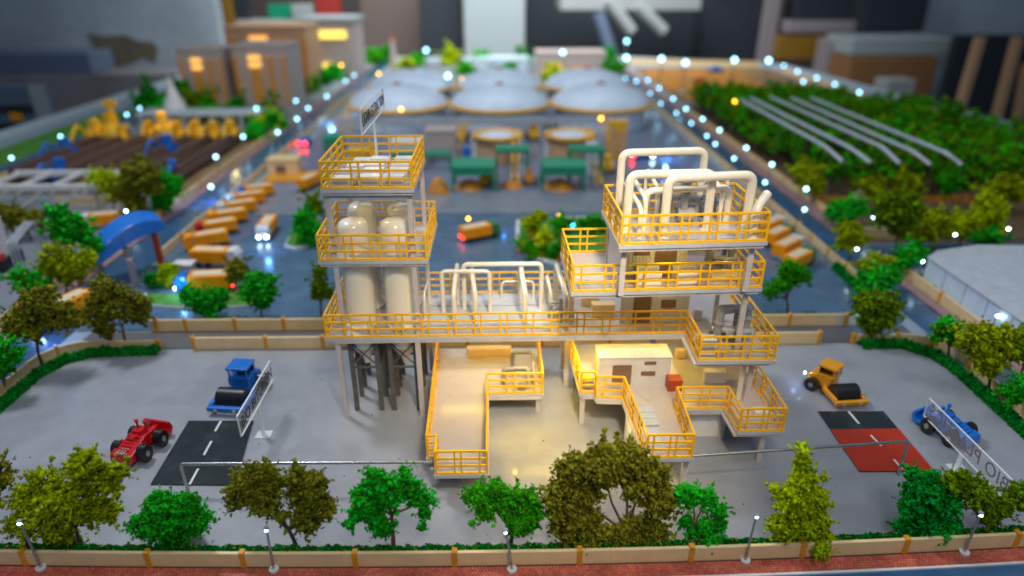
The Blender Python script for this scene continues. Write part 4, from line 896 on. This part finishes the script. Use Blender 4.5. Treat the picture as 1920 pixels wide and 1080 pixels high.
# ------------------------------------------------------------ street lamps
def lamp_proto(name, label, h, bulb, bm, arm=0., r=.012, base=.045):
    t = thing(name, label, 'street lamp'); MB().cyl((0, 0, 0), base, .022, 20).build('base', 'kerb', t, bevel=.004)
    MB().tube([(0, 0, .02), (arm*.5, 0, h*.6), (arm, 0, h)], [r*1.1, r*.9, r*.8], 8).build('pole', 'steel', t)
    MB().cyl((arm, 0, h), r*1.8, .022, 10).build('head', 'greypipe', t); MB().ball((arm, -.012, h-.004), bulb, 6).build('bulb', bm, t); return t
ords = ['first', 'second', 'third', 'fourth', 'fifth', 'sixth', 'seventh', 'eighth', 'ninth', 'tenth', 'eleventh', 'twelfth', 'thirteenth', 'fourteenth', 'fifteenth']
for i, ((bx, by), hx_, hy) in enumerate((((78, 1067), 38, 980), ((514, 1070), 500, 993), ((960, 1070), 948, 997), ((1397, 1053), 1418, 968), ((1807, 1038), 1838, 965))):
    x, y = G(bx, by); h = ZV(x, y, hy); xt, _ = ZY(hx_, hy, y)
    t = lamp_proto('street_lamp', '%s lamp from the left along the front red paving' % ords[i], h, .013, 'whiteled', xt-x); t.location = (x, y, .008); t['group'] = 'lamps along the front paving'
    point('lamp_light', (xt, y+.01, h-.03), .22, (.75, .9, 1), .015)
far = lamp_proto('street_lamp', 'x', .45, .040, 'farled', 0, .014, .05)
mid_ = lamp_proto('street_lamp', 'x', .45, .022, 'whiteled', 0, .012, .05)
def lamps(lst, zh, proto, tmpl, group, sc=None):
    for i, (px, py) in enumerate(lst):
        x, y = G(px, py, zh); c = copy_tree(proto); c.location = (x, y, .008); s = zh/.45
        f = sc or 1.; c.scale = (f, f, s)
        for ch in c.children:
            if ch.name.startswith('bulb'): ch.scale = (1, 1, f/s); ch.location.z = .446*(1-f/s)
        c['label'] = tmpl % ords[i]; c['group'] = group
A = [(1508, 393), (1434, 342), (1376, 297), (1341, 270), (1325, 255), (1296, 231), (1268, 212), (1239, 194), (1219, 175)]
lamps(A, .45, far, '%s lamp from the front on the near kerb of the right road', 'lamps on the near kerb of the right road')
B = [(1511, 354), (1447, 308), (1399, 277), (1349, 244), (1317, 223), (1286, 204), (1262, 185), (1236, 165), (1215, 150), (1193, 152), (1172, 147)]
lamps(B, .8, far, '%s lamp from the front on the plantation side of the right road', 'lamps on the plantation side of the right road', 1.2)
Cc = [(1650, 186), (1611, 173), (1565, 158), (1531, 146), (1506, 153), (1495, 134), (1469, 123)]
lamps(Cc, .5, far, '%s lamp from the front along the pale wall at the right table edge', 'lamps along the right table edge', 1.5)
lamps([(1441, 113), (1377, 112), (1285, 117), (1240, 110), (1175, 77), (1174, 108)], 1.3, far, '%s lamp from the right in the row across the far right end', 'lamps across the far right end', 2.6)
lamps([(1055, 98), (799, 94), (840, 142), (785, 136)], 1.3, far, '%s lamp from the right in the row across the far centre', 'lamps across the far centre', 2.4)
lamps([(22, 296), (114, 256), (175, 233), (238, 215), (262, 203)], .5, far, '%s lamp from the front along the green verge at the left', 'lamps along the left verge', 1.1)
lamps([(396, 350), (405, 294), (456, 256), (521, 248), (500, 225), (557, 223), (578, 203), (555, 189), (613, 181), (648, 152), (664, 141), (660, 117), (670, 101), (580, 127), (481, 203)], .5, far, '%s lamp from the front along the left road', 'lamps along the left road', 1.25)
lamps([(1869, 592), (1729, 490), (1606, 467), (1637, 407), (1890, 429), (1614, 371), (1790, 440)], .42, mid_, '%s lamp from the front around the pale hall and side road', 'lamps around the pale hall')
lamps([(237, 396), (63, 533), (1184, 290)], .4, mid_, '%s lone lamp glowing in the mid ground foliage', 'lone mid ground lamps')
for o in (far, mid_):
    for ch in list(o.children): bpy.data.objects.remove(ch)
    bpy.data.objects.remove(o)
for i, (px, py, zz) in enumerate(((752, 205, 1.), (866, 148, 1.), (640, 122, 1.2), (710, 138, 1), (1127, 222, 1.), (1093, 130, 1.2), (878, 410, .25), (1048, 405, .25), (1378, 190, 1.))):
    x, y = G(px, py, zz); t = thing('amber_lamp', 'amber lamp %s' % ['between the first and second domes', 'behind the second dome', 'at the far end of the left road', 'behind the first dome', 'on the gold steps by the third tank', 'on the far pale building', 'on the apron behind the lone lorry', 'on the apron behind the grass island', 'on the post at the plantation corner'][i], 'lamp', (x, y, .0))
    MB().tube([(0, 0, 0), (0, 0, zz)], .02, 6).build('pole', 'kerb', t); MB().ball((0, 0, zz), .05 if i not in (6, 7) else .035, 8).build('bulb', 'amberled', t)
t = thing('blue_beacon', 'bright blue light on the large grass island', 'lamp', (*G(1072, 440), 0)); MB().cyl((0, 0, 0), .02, .2, 8).build('pole', 'blue', t); MB().ball((0, 0, .22), .04, 8).build('bulb', 'blueled', t)

# ------------------------------------------------------------ biogas tanks with domes
k = 0
for (x, y) in ((-3.65, 24.5), (0, 24.5), (3.65, 24.5), (-3.65, 28.6), (0, 28.6), (3.65, 28.6)):
    t = thing('domed_tank', 'wide tank with pale blue dome and gold rim, %s of the %s row' % (['left', 'middle', 'right'][k % 3], ['front', 'back'][k//3]), 'tank', (x, y, .006), 0, 'six domed tanks'); k += 1
    MB().cyl((0, 0, 0), 1.62, .74, 48).build('wall', 'dome', t)
    MB().lathe((0, 0, 0), [(1.76, .80), (1.62, .98), (1.3, 1.16), (.9, 1.30), (.45, 1.38), (.18, 1.40), (.001, 1.40)], 48).build('dome', 'dome', t)
    MB().lathe((0, 0, 0), [(1.62, .69), (1.90, .70), (1.90, .76), (1.78, .80)], 48).build('gold_rim', 'gold', t)
    MB().cyl((0, 0, 1.40), .14, .05, 14).build('hatch', 'redbox', t)
for i, (x, y) in enumerate(((-.05, 19.3), (2.05, 19.3))):
    t = thing('round_tank', 'small round tank with blue lid and gold rim, %s one behind the green sheds' % ['left', 'right'][i], 'tank', (x, y, .006), 0)
    MB().cyl((0, 0, 0), .62, .72, 32).build('wall', 'beige', t); MB().lathe((0, 0, 0), [(.6, .72), (.3, .79), (.001, .81)], 32).build('lid', 'dome', t)
    MB().lathe((0, 0, 0), [(.60, .70), (.76, .70), (.76, .78), (.61, .78), (.6, .72)], 32).build('gold_rim', 'gold', t)
t = thing('pipe_rack', 'long grey pipe rack crossing in front of the domed tanks', 'pipe rack', (-5, 21.6, 0)); b = MB()
for zz in (.62, .74): b.bar((-.3, 0, zz), (9.2, 0, zz), .09)
b.build('beam', 'edge', t)
for i in range(8): MB().box(i*1.27-.04, i*1.27+.04, -.04, .04, 0, .57).build('post', 'edge', t)
# green sheds, gantries
def shed(label, px0, px1, py_, w3, h, dep, m='shed', legs=True, roofh=.3):
    x0, y = G(px0, py_); x1, _ = G(px1, py_); t = thing('green_shed', label, 'shed', (x0, y, 0)); w_ = x1-x0
    MB().sideprism([(0, h), (dep, h), (dep, h+roofh*.9), (dep*.5, h+roofh), (0, h+roofh*.75)], 0, w_).build('roof', m, t, bevel=.01)
    for xx in (.03, w_-.03):
        for yy in (.03, dep-.03): MB().box(xx-.025, xx+.025, yy-.025, yy+.025, 0, h).build('leg', m, t)
    return t
shed('green roofed open shed, left of the two in the centre', 848, 928, 360, 0, .42, .8)
shed('green roofed open shed, right of the two in the centre', 1016, 1098, 360, 0, .42, .8)
shed('tall green gantry frame behind the left green shed', 930, 992, 345, 0, .82, .5, roofh=.12)
shed('tall green gantry frame behind the right green shed', 1066, 1130, 345, 0, .82, .5, roofh=.12)
shed('long flat green canopy left of the green sheds', 735, 846, 322, 0, .42, .3, roofh=.1)
shed('small green box shed at the left behind the tower', 607, 642, 285, 0, .2, .5, roofh=.28)
def heap(label, px, py_, r, h, m='ochre', name='ochre_heap', cat='heap'):
    x, y = G(px, py_); t = thing(name, label, cat, (x, y, .005)); P2_ = []
    b = MB(); b.lathe((0, 0, 0), [(r, 0), (r*.85, h*.25), (r*.5, h*.7), (r*.2, h*.95), (.001, h)], 14)
    b.v = [(vx*(1+.2*noise.noise(Vector((vx*3, vy*3, vz)))), vy*(1+.2*noise.noise(Vector((vy*3, vx, vz)))), vz) for vx, vy, vz in b.v]; b.build('mound', m, t); return t
heap('ochre heap under the left green shed', 880, 352, .38, .22); heap('ochre heap under the right green shed', 1048, 352, .4, .24)
heap('brown ochre heap left of the left green shed', 822, 362, .32, .42); heap('ochre heap between the green sheds', 960, 350, .3, .15)
def conveyor(label, a, b_, z0, z1):
    xa, ya = G(*a); xb, yb = G(*b_); t = thing('conveyor', label, 'conveyor', (xa, ya, 0)); m = MB(); d = (xb-xa, yb-ya)
    for o_ in (-.08, .08): m.bar((o_, 0, z0), (d[0]+o_, d[1], z1), .04)
    for i in range(8): q = i/7; m.bar((-.08, d[1]*q, z0+(z1-z0)*q), (.08, d[1]*q, z0+(z1-z0)*q), .03)
    m.build('belt_frame', 'machine', t); MB().bar((d[0]*.6, d[1]*.6, 0), (d[0]*.6, d[1]*.6, z0+(z1-z0)*.6), .05).build('support', 'machine', t)
conveyor('yellow conveyor climbing between the green sheds', (965, 352), (968, 300), .1, .9); conveyor('yellow conveyor right of the right green shed', (1122, 350), (1100, 300), .1, .9)
conveyor('yellow stair conveyor beside the right domed tank', (1160, 300), (1120, 262), .1, .8); conveyor('yellow conveyor left of the round tanks', (850, 290), (880, 262), .1, .7)
def bbox(name, label, cat, px0, px1, pyb, pyt, dep, m, parts=None, roofm=None):
    x0, y = G(px0, pyb); x1, _ = G(px1, pyb); h = ZV((x0+x1)/2, y, pyt); w_ = x1-x0
    t = thing(name, label, cat, (x0, y, 0)); MB().box(0, w_, 0, dep, 0, h).build('wall', m, t, bevel=.01)
    MB().box(-.02, w_+.02, -.02, dep+.02, h+.001, h+.04).build('roof', roofm or m, t)
    for (a, b_, c, d_, mm, nm) in parts or []:
        MB().box(w_*a, w_*b_, -.05, -.002, h*c, h*d_).build(nm, mm, t)
    return t
bbox('gatehouse', 'beige gatehouse on an orange plinth left of the tower', 'gatehouse', 503, 560, 330, 302, .5, 'cream', [(.3, .6, .3, .7, 'brown', 'window')])
tag(MB().box(*[v for v in (G(492, 343)[0], G(572, 343)[0])], G(492, 343)[1], G(492, 343)[1]+.9, 0, .06).build('orange_plinth', 'orange'), 'flat orange plinth in front of the beige gatehouse', 'plinth')
bbox('grey_workshop', 'grey flat workshop behind the long green canopy', 'building', 800, 855, 300, 248, .8, 'mauve', [(.2, .8, .1, .5, 'bggrey', 'door')])
bbox('white_cabinet', 'white upright cabinet left of the left round tank', 'cabinet', 884, 900, 300, 262, .2, 'white')
bbox('white_cabinet', 'white upright cabinet between the two round tanks', 'cabinet', 1020, 1034, 300, 265, .2, 'white')
bbox('white_workshop', 'low white workshop with vent behind the left tower top', 'building', 735, 790, 318, 270, .8, 'corr', [(.2, .5, .1, .7, 'bggrey', 'door')])
bbox('brown_hut', 'small ochre hut behind the left tower', 'hut', 655, 690, 320, 285, .4, 'machine')
bbox('blue_unit', 'blue machine box behind the right green gantry', 'machine', 1100, 1118, 330, 275, .3, 'dome')
bbox('blue_unit', 'blue machine box behind the left green shed', 'machine', 868, 884, 300, 280, .3, 'blue')
bbox('yellow_stair_tower', 'yellow stair tower beside the right domed tank', 'stair tower', 1140, 1172, 300, 232, .4, 'machine', [(.1, .4, .1, .9, 'beige', 'panel'), (.6, .9, .2, .8, 'beige', 'panel')])
bbox('pale_house', 'pale building with lit doorway behind the third dome', 'building', 1005, 1135, 138, 100, 2., 'mauve', [(.12, .35, .05, .5, 'window', 'lit_window'), (.5, .8, .05, .35, 'orangeb', 'door')])
bbox('pale_house', 'low grey building at the far centre below the grey cabinet', 'building', 895, 990, 128, 112, 2., 'rim', [(.2, .4, .1, .6, 'bggrey', 'window')])
t = thing('obelisk', 'thin white obelisk far behind the first dome', 'monument', (*G(739, 130), 0)); MB().cyl((0, 0, 0), .22, 1.6, 4, .12).build('shaft', 'mauve', t); MB().cyl((0, 0, 1.6), .12, .4, 4, .01).build('tip', 'redbox', t)

# ------------------------------------------------------------ left side: logs, machines, buildings
for i in range(7):
    x = -12.7+i*.70; t = thing('log_row', 'long brown log stack, %s from the left of the log yard' % ords[i], 'log stack', (x, 17, .012), 0, 'brown log stacks'); y1 = 4.3
    b = MB().tube([(0, 0, .14), (.05, y1*.5, .15), (0, y1, .14)], .16, 12); b.tube([(-.02, .1, .30), (.03, y1-.3, .31)], .11, 10); b.build('logs', 'log', t)
def machine(label, px, py_, s, m='machine', name='yellow_machine', cat='machine'):
    x, y = G(px, py_); t = thing(name, label, cat, (x, y, .01), random.uniform(-.5, .5)); t.scale = (s, s, s)
    MB().sideprism([(-.3, .1), (.3, .1), (.34, .3), (.0, .42), (-.3, .3)], -.2, .2).build('body', m, t, bevel=.02); MB().box(-.12, .12, -.1, .15, .4, .68).build('cab', m, t, bevel=.02)
    MB().tube(bend([(0, -.2, .3), (0, -.5, .65), (0, -.8, .25)], .1), .05, 8).build('arm', m, t)
    for sx in (-.24, .24):
        for sy in (-.2, .2): MB().cyl((sx-.04, sy, .12), .12, .08, 14, axis='x').build('wheel', 'black', t)
    return t
for i, (px, py_, s, wh) in enumerate(((185, 272, 1., 'farthest left behind the logs'), (215, 262, 1.1, 'second from the left behind the logs'), (232, 272, .8, 'third from the left behind the logs'), (285, 262, .8, 'left of the middle behind the logs'), (312, 260, 1.1, 'in the middle behind the logs'), (338, 268, .9, 'right of the middle behind the logs'), (372, 262, .8, 'between the middle and right end behind the logs'), (405, 270, .9, 'near the right end behind the logs'), (438, 266, .9, 'at the right end behind the logs'))):
    machine('yellow machine '+wh, px, py_, s*1.15)
for i, (px, py_, s, wh) in enumerate(((128, 300, .95, 'on the left of the log stacks'), (118, 340, .9, 'before the left log stacks'), (318, 296, 1., 'standing on the middle log stacks'), (330, 338, .8, 'at the near end of the right log stacks'))):
    machine('blue log loader '+wh, px, py_, s, 'blue', 'log_loader', 'loader')
for i, (px, py_, s_, wh, mm) in enumerate(((700, 306, .8, 'at the left of the plant floor behind the tower top', 'machine'), (765, 345, .7, 'below the long green canopy', 'machine'), (912, 345, .6, 'beside the left green shed', 'machine'), (992, 345, .6, 'before the left green gantry', 'ochre'), (1138, 322, .7, 'at the right end of the green sheds', 'machine'), (1000, 262, .8, 'between the two round tanks', 'machine'), (868, 262, .8, 'left of the left round tank', 'machine'))):
    machine('yellow machine '+wh, px, py_, s_, mm)
t = thing('yellow_silo', 'pale yellow rounded silo behind the left logs', 'silo', (*G(218, 268), 0)); MB().ball((0, 0, .3), .38, 12, .9).build('body', 'machine', t)
t = thing('yellow_mast', 'tall yellow mast behind the left logs', 'mast', (*G(222, 262), 0)); MB().tube([(0, 0, 0), (0, 0, 1.3)], [.12, .09], 10).build('post', 'machine', t); MB().box(-.2, .2, -.1, .1, 1.1, 1.25).build('head', 'machine', t)
a, b_ = G(250, 240, .0), G(480, 240, .0)
t = thing('long_canopy', 'long pale grey canopy roof on posts behind the yellow machines', 'canopy', (a[0], a[1]+.3, 0))
MB().box(0, b_[0]-a[0], 0, 1.1, .36, .44).build('roof', 'rim', t, bevel=.01)
for i in range(9): MB().cyl(((b_[0]-a[0])*(.03+i*.117), .06, 0), .035, .36, 8).build('post', 'kerb', t)
t = thing('stupa', 'white cone-topped stupa among the trees at the left', 'monument', (*G(333, 222), 0)); MB().lathe((0, 0, 0), [(.55, 0), (.55, .2), (.42, .25), (.36, .6), (.2, .9), (.1, 1.25), (.001, 1.6)], 24).build('cone', 'white', t)
def block(label, px0, px1, pyb, pyt, dep, floors, seed, m='mauve', roof='mauve'):
    x0, y = G(px0, pyb); x1, _ = G(px1, pyb); h = ZV(x0, y, pyt); w_ = x1-x0; t = thing('apartment_block', label, 'building', (x0, y, 0))
    MB().box(0, w_, 0, dep, 0, h).build('wall', m, t, bevel=.02); MB().box(-.03, w_+.03, -.03, dep+.03, h+.002, h+.14).build('roof', roof, t)
    for f in range(floors):
        zz = h*(.12+f*.82/floors); hh = h*.5/floors
        for (a, c) in ((.0, .1), (.62, .78), (.9, 1.0)): MB().box(w_*a, w_*c, -.1, -.002, zz, zz+hh*.7).build('balcony', 'orangeb', t)
        MB().box(w_*.3, w_*.52, -.08, -.002, zz, zz+hh).build('window', 'window' if f >= floors-2 else 'orangeb', t)
    return t
block('nearer left apartment block with orange balconies and lit top windows', 352, 432, 205, 98, 1.9, 7, 1)
block('nearer right apartment block with orange balconies and lit top windows', 452, 548, 203, 92, 2.2, 7, 2)
block('tall beige apartment block behind the other two', 440, 585, 172, 55, 2.5, 7, 3, 'beige', 'beige')
x0, y = G(575, 148); x1, _ = G(668, 148); t = thing('entrance_building', 'pale building with a glowing yellow panel and lit entrance beside the left road', 'building', (x0, y, 0)); h = ZV(x0, y, 42); w_ = x1-x0
MB().box(0, w_, 0, 3, 0, h).build('wall', 'mauve', t, bevel=.02); MB().box(w_*.05, w_*.88, -.1, -.003, h*.72, h*.86).build('lit_panel', 'litsign', t); MB().box(w_*.05, w_*.55, -.15, -.003, .3, h*.28).build('lit_entrance', 'litsign', t); MB().box(-.1, w_+.1, -.1, 3.1, h, h+.2).build('roof', 'bggrey', t)
# grey truss shed frame
t = thing('truss_frame', 'open grey steel truss frame at the left photo edge', 'frame', (-11.9, 14.9, 0)); b = MB()
for yy in (0, 1.2): b.bar((0, yy, .55), (2.6, yy, .55), .12)
for xx in (0.1, .85, 1.6, 2.5): b.bar((xx, 0, .55), (xx, 1.2, .55), .08)
b.build('beam', 'white', t); b = MB()
for xx in (.6, 1.4, 2.2): b.bar((xx, 0, .5), (xx-.7, 0, .02), .07); b.bar((xx, 1.2, .5), (xx-.7, 1.2, .02), .07)
b.bar((0, 0, .3), (2.4, 0, .3), .035); b.build('brace', 'white', t)
for xx in (1.0, 2.55): MB().box(xx-.03, xx+.03, -.03, .03, 0, .5).build('post', 'mauve', t)
# blue arch
t = thing('entrance_arch', 'curved blue entrance arch on grey and red pillars over the left road', 'gate', (-7.1, 10.8, 0)); v = []; f = []
n = 12
for i in range(n+1):
    q = i/n; x = .0+.78*q; yy = -.05+.95*q; zz = .42+.40*math.sin(q*1.75)-.10*q; hh = .20+.07*math.sin(q*3.1)
    for (dx, dz) in ((-.27, .0), (.22, 0), (.18, hh), (-.2, hh*1.35)): v.append((x+dx*.75, yy-dx*.75, zz+dz))
for i in range(n):
    for a in range(4): f.append((i*4+a, i*4+(a+1) % 4, i*4+4+(a+1) % 4, i*4+4+a))
f += [(3, 2, 1, 0), (n*4, n*4+1, n*4+2, n*4+3)]
MB().add(v, f, False).build('arch_beam', 'blue', t, bevel=.01)
MB().bar((.30, .02, .78), (.74, .58, .88), .012, .03).build('pale_strip', 'white', t)
MB().box(-.16, .02, -.16, .02, .26, .48).build('end_piece', 'cream', t, bevel=.01)
for (x, yy, h, m) in ((.72, .74, .66, 'redbox'), (.42, .28, .58, 'greypipe'), (.0, .05, .40, 'greypipe'), (.66, -.12, .52, 'greypipe')): MB().box(x-.045, x+.045, yy-.045, yy+.045, 0, h).build('pillar', m, t, bevel=.006)
t = thing('gate_house_step', 'small pale gate kiosk right of the blue arch', 'kiosk', (*G(330, 520), 0)); MB().box(0, .3, 0, .2, 0, .22).build('wall', 'mauve', t, bevel=.01); MB().box(-.03, .33, -.03, .23, .221, .25).build('roof', 'white', t)
# plant pieces at the left photo edge
t = thing('white_silo', 'white silo cut by the left photo edge above a black and red unit', 'silo', (*G(5, 500), 0)); MB().cyl((0, 0, .25), .22, .7, 24).build('body', 'white', t)
MB().box(-.3, .25, -.3, .3, 0, .25).build('base', 'dark', t, bevel=.02); MB().box(-.1, .28, -.32, -.2, .25, .36).build('red_band', 'red', t)
for i in range(3): pipe('thin grey pipe arch at the left photo edge, %s of three' % ords[i], [(-8.6+i*.07, 10.9, .0), (-8.6+i*.07, 10.9, .75), (-8.9+i*.07, 11.9, .8), (-8.9+i*.07, 12.0, 0)], .015, m='edge', name='thin_pipe')
# large pale hall at the right edge
hT = .56; q = [G(px, py, hT) for px, py in ((1742, 482), (1760, 470), (1835, 459), (2100, 462), (2180, 640), (2050, 690))]
B_ = G(1920, 602, hT); q[-1] = (q[0][0]+1.6*(B_[0]-q[0][0]), q[0][1]+1.6*(B_[1]-q[0][1]))
t = thing('pale_hall', 'very large low pale grey flat-roofed hall cut by the right photo edge', 'building', (*q[0], .006)); q = [(x-q[0][0], y-q[0][1]) for x, y in q]
MB().prism(q, 0, hT-.03).build('wall', 'dome', t); MB().prism([(x*1.01-.03, y) for x, y in q], hT-.029, hT).build('roof', 'hallroof', t, bevel=.006)
for i in range(1, 7):
    u = i/7; x = q[-1][0]*u; y = q[-1][1]*u; MB().bar((x-.004, y, 0), (x-.004, y, hT-.03), .014).build('wall_seam', 'edge', t)
point('cool_lamp_light', (7.5, 10.2, .35), 1.0, (.4, .55, 1)); point('cool_lamp_light', (7.65, 8.2, .3), 1.0, (.35, .5, 1))
t = thing('acrylic_cone', 'small clear pyramid shade beside a lamp before the plantation', 'shade', (*G(1605, 385), .1)); MB().cyl((0, 0, 0), .25, .3, 4, .03).build('shell', 'acrylic', t)
# blue glow of lamps and headlights on the roads
for (px, py) in ((500, 470), (340, 560), (100, 650), (620, 230), (1250, 300), (1640, 620), (400, 380)):
    x, y = G(px, py); point('cool_lamp_light', (x, y, .25), 5.5 if y < 14 else 16, (.10, .34, 1))

# ------------------------------------------------------------ things in the room behind
def bgb(name, label, cat, px0, px1, py0, py1, y, dep, m, down=False, extra=None):
    x0, zt = ZY(px0, py0, y); x1, _ = ZY(px1, py0, y); _, zb = ZY(px0, py1, y)
    if down: zb = -8
    t = thing(name, label, cat, (x0, y, zb)); MB().box(0, x1-x0, 0, dep, 0, zt-zb).build('body', m, t, bevel=.08); 
    for (a, b_, c, d_, mm, nm) in extra or []: MB().box((x1-x0)*a, (x1-x0)*b_, -.12, -.01, (zt-zb)*c, (zt-zb)*d_).build(nm, mm, t)
    return t
o = bgb('plaster_partition', 'grey plastered wall with a brown peeled patch at the upper left', 'wall', -420, 356, -260, 300, 47, 1, 'plaster', True)
x0, zt = ZY(160, 60, 46.9); v = [ZY(px, py, 46.9) for px, py in ((163, 62), (190, 68), (232, 66), (262, 78), (285, 78), (296, 92), (290, 118), (270, 108), (235, 122), (205, 136), (182, 122), (180, 95))]
n = len(v); pm = MB(); pm.add([(a, 46.99, c) for a, c in v]+[(a, 46.93, c) for a, c in v], [tuple(range(n)), tuple(range(2*n-1, n-1, -1))]+[(i, n+i, n+(i+1) % n, (i+1) % n) for i in range(n)])
po = pm.build('peeled_patch', 'plasterdark', o); po.matrix_parent_inverse = Matrix.Translation(-Vector(o.location))
bgb('ochre_door', 'ochre wooden door edge beside the plastered wall', 'door', 352, 396, -200, 100, 50, .6, 'ochrewood', True)
bgb('dark_doorway', 'dark curtain beside the ochre door', 'curtain', 397, 432, -200, 100, 50.5, .6, 'dark', True)
bgb('grey_shelf', 'grey shelf behind the tall apartment block', 'shelf', 440, 640, 38, 60, 50, 2, 'bggrey')
t = bgb('white_bundle', 'rounded white bundle on the shelf behind the apartment block', 'bundle', 545, 585, 8, 40, 50, 1, 'bgwhite')
bgb('red_bag', 'dark red bag hanging above the shelf', 'bag', 586, 632, -30, 34, 50, .8, 'redcloth'); bgb('green_bag', 'dark green bag beside the white bundle', 'bag', 500, 545, 8, 36, 51, .8, 'shed')
bgb('brown_partition', 'brown partition behind the first domes', 'panel', 660, 780, -150, 100, 58, .6, 'darkbrown', True)
bgb('beige_curtain', 'narrow beige strip of cloth beside the dark chairs', 'curtain', 822, 842, -150, 70, 57, .4, 'card', True)
bgb('dark_chair_stack', 'black stacked chairs left of the grey cabinet', 'chairs', 782, 862, -50, 110, 54, 1.5, 'dark', True)
bgb('grey_cabinet', 'tall pale grey cabinet at the top centre', 'cabinet', 863, 986, -200, 106, 52, 2, 'bggrey', True)
bgb('black_backdrop', 'black cloth backdrop right of the grey cabinet', 'cloth', 987, 1330, -200, 130, 60, .5, 'dark', True)
bgb('white_tabletop', 'white table top edge at the top right of centre', 'table', 1052, 1318, -12, 20, 50, 5, 'bgwhite')
for i, (a, b_) in enumerate((((1122, 25), (1150, 110)), ((1195, 10), (1245, 60)), ((1140, 0), (1185, 60)))):
    p0 = ZY(*a, 50); p1 = ZY(*b_, 50); t = thing('chrome_leg', 'curved chrome table leg, %s under the white table top' % ords[i], 'leg', (p0[0], 50, p0[1])); MB().tube([(0, 0, 0), (p1[0]-p0[0], 0, p1[1]-p0[1])], .45, 10).build('tube', 'bgwhite' if i else 'bluecloth', t)
bgb('dark_crate', 'dark crate right of the black backdrop', 'crate', 1332, 1445, -60, 120, 56, 3, 'dark', True, [(.2, .5, .85, .93, 'purple', 'panel')])
bgb('grey_post', 'mauve grey post standing behind the ochre fields', 'post', 1460, 1490, -150, 70, 54, .5, 'purple', True)
bgb('grey_bench', 'grey bench top with dark clutter at the upper right', 'bench', 1480, 1640, 40, 62, 53, 3, 'purple')
bgb('black_bag', 'black bag on the grey bench', 'bag', 1500, 1620, -40, 38, 54, 2, 'dark'); bgb('yellow_tape_box', 'dim yellow box under the grey bench', 'box', 1462, 1556, 68, 112, 53, 2, 'ochrewood')
bgb('purple_case', 'purple grey case beside the cardboard box', 'case', 1556, 1595, 76, 170, 50, 2, 'purple', True)
bgb('cardboard_box', 'large brown cardboard box with pale top at the right', 'box', 1598, 1762, 108, 300, 47, 4, 'card', True)
bgb('pale_sheet', 'pale sheet lying on the cardboard box', 'sheet', 1600, 1790, 72, 104, 47.5, 4, 'bggrey'); bgb('black_case', 'black case above the pale sheet', 'case', 1640, 1760, -60, 60, 52, 3, 'dark')
bgb('black_stand', 'black stand behind the leaning pale poles', 'stand', 1796, 1990, 66, 320, 46, .6, 'dark', True)
for i, (a, b_) in enumerate((((1838, 70), (1795, 215)), ((1908, 70), (1868, 235)), ((1925, 120), (1915, 260)))):
    p0 = ZY(*a, 42); p1 = ZY(*b_, 42); t = thing('leaning_pole', 'pale leaning wooden pole, %s from the left at the right edge' % ords[i], 'pole', (p1[0], 42, p1[1])); MB().bar((0, 0, -3), (p0[0]-p1[0], 0, p0[1]-p1[1]), .45).build('shaft', 'beige', t)
bgb('white_ball', 'round white object behind the plantation', 'ball', 1665, 1720, 150, 200, 44, 1.6, 'bgwhite')
bgb('side_cabinet', 'dark purple-brown cabinet behind the left edge of the table', 'cabinet', -380, 338, 140, 300, 41.5, 3, 'taupe', True)
bgb('blue_board', 'blue-grey board lying on the dark cabinet at the left', 'board', -380, 165, 100, 139, 41.6, 2.6, 'bluecloth')
bgb('poster_board', 'pale board with dark blue stripes leaning at the left edge', 'poster', -200, 82, 160, 290, 30, .4, 'bluecloth', False, [(.0, .9, .62, .72, 'dark', 'stripe'), (.0, .9, .36, .46, 'dark', 'stripe'), (.72, .8, .5, .66, 'orangeb', 'orange_mark'), (.9, 1., .0, 1., 'bggrey', 'border')])
bgb('grey_backdrop', 'grey far wall panel at the top right corner', 'panel', 1762, 2100, -200, 66, 58, .5, 'plaster', True)
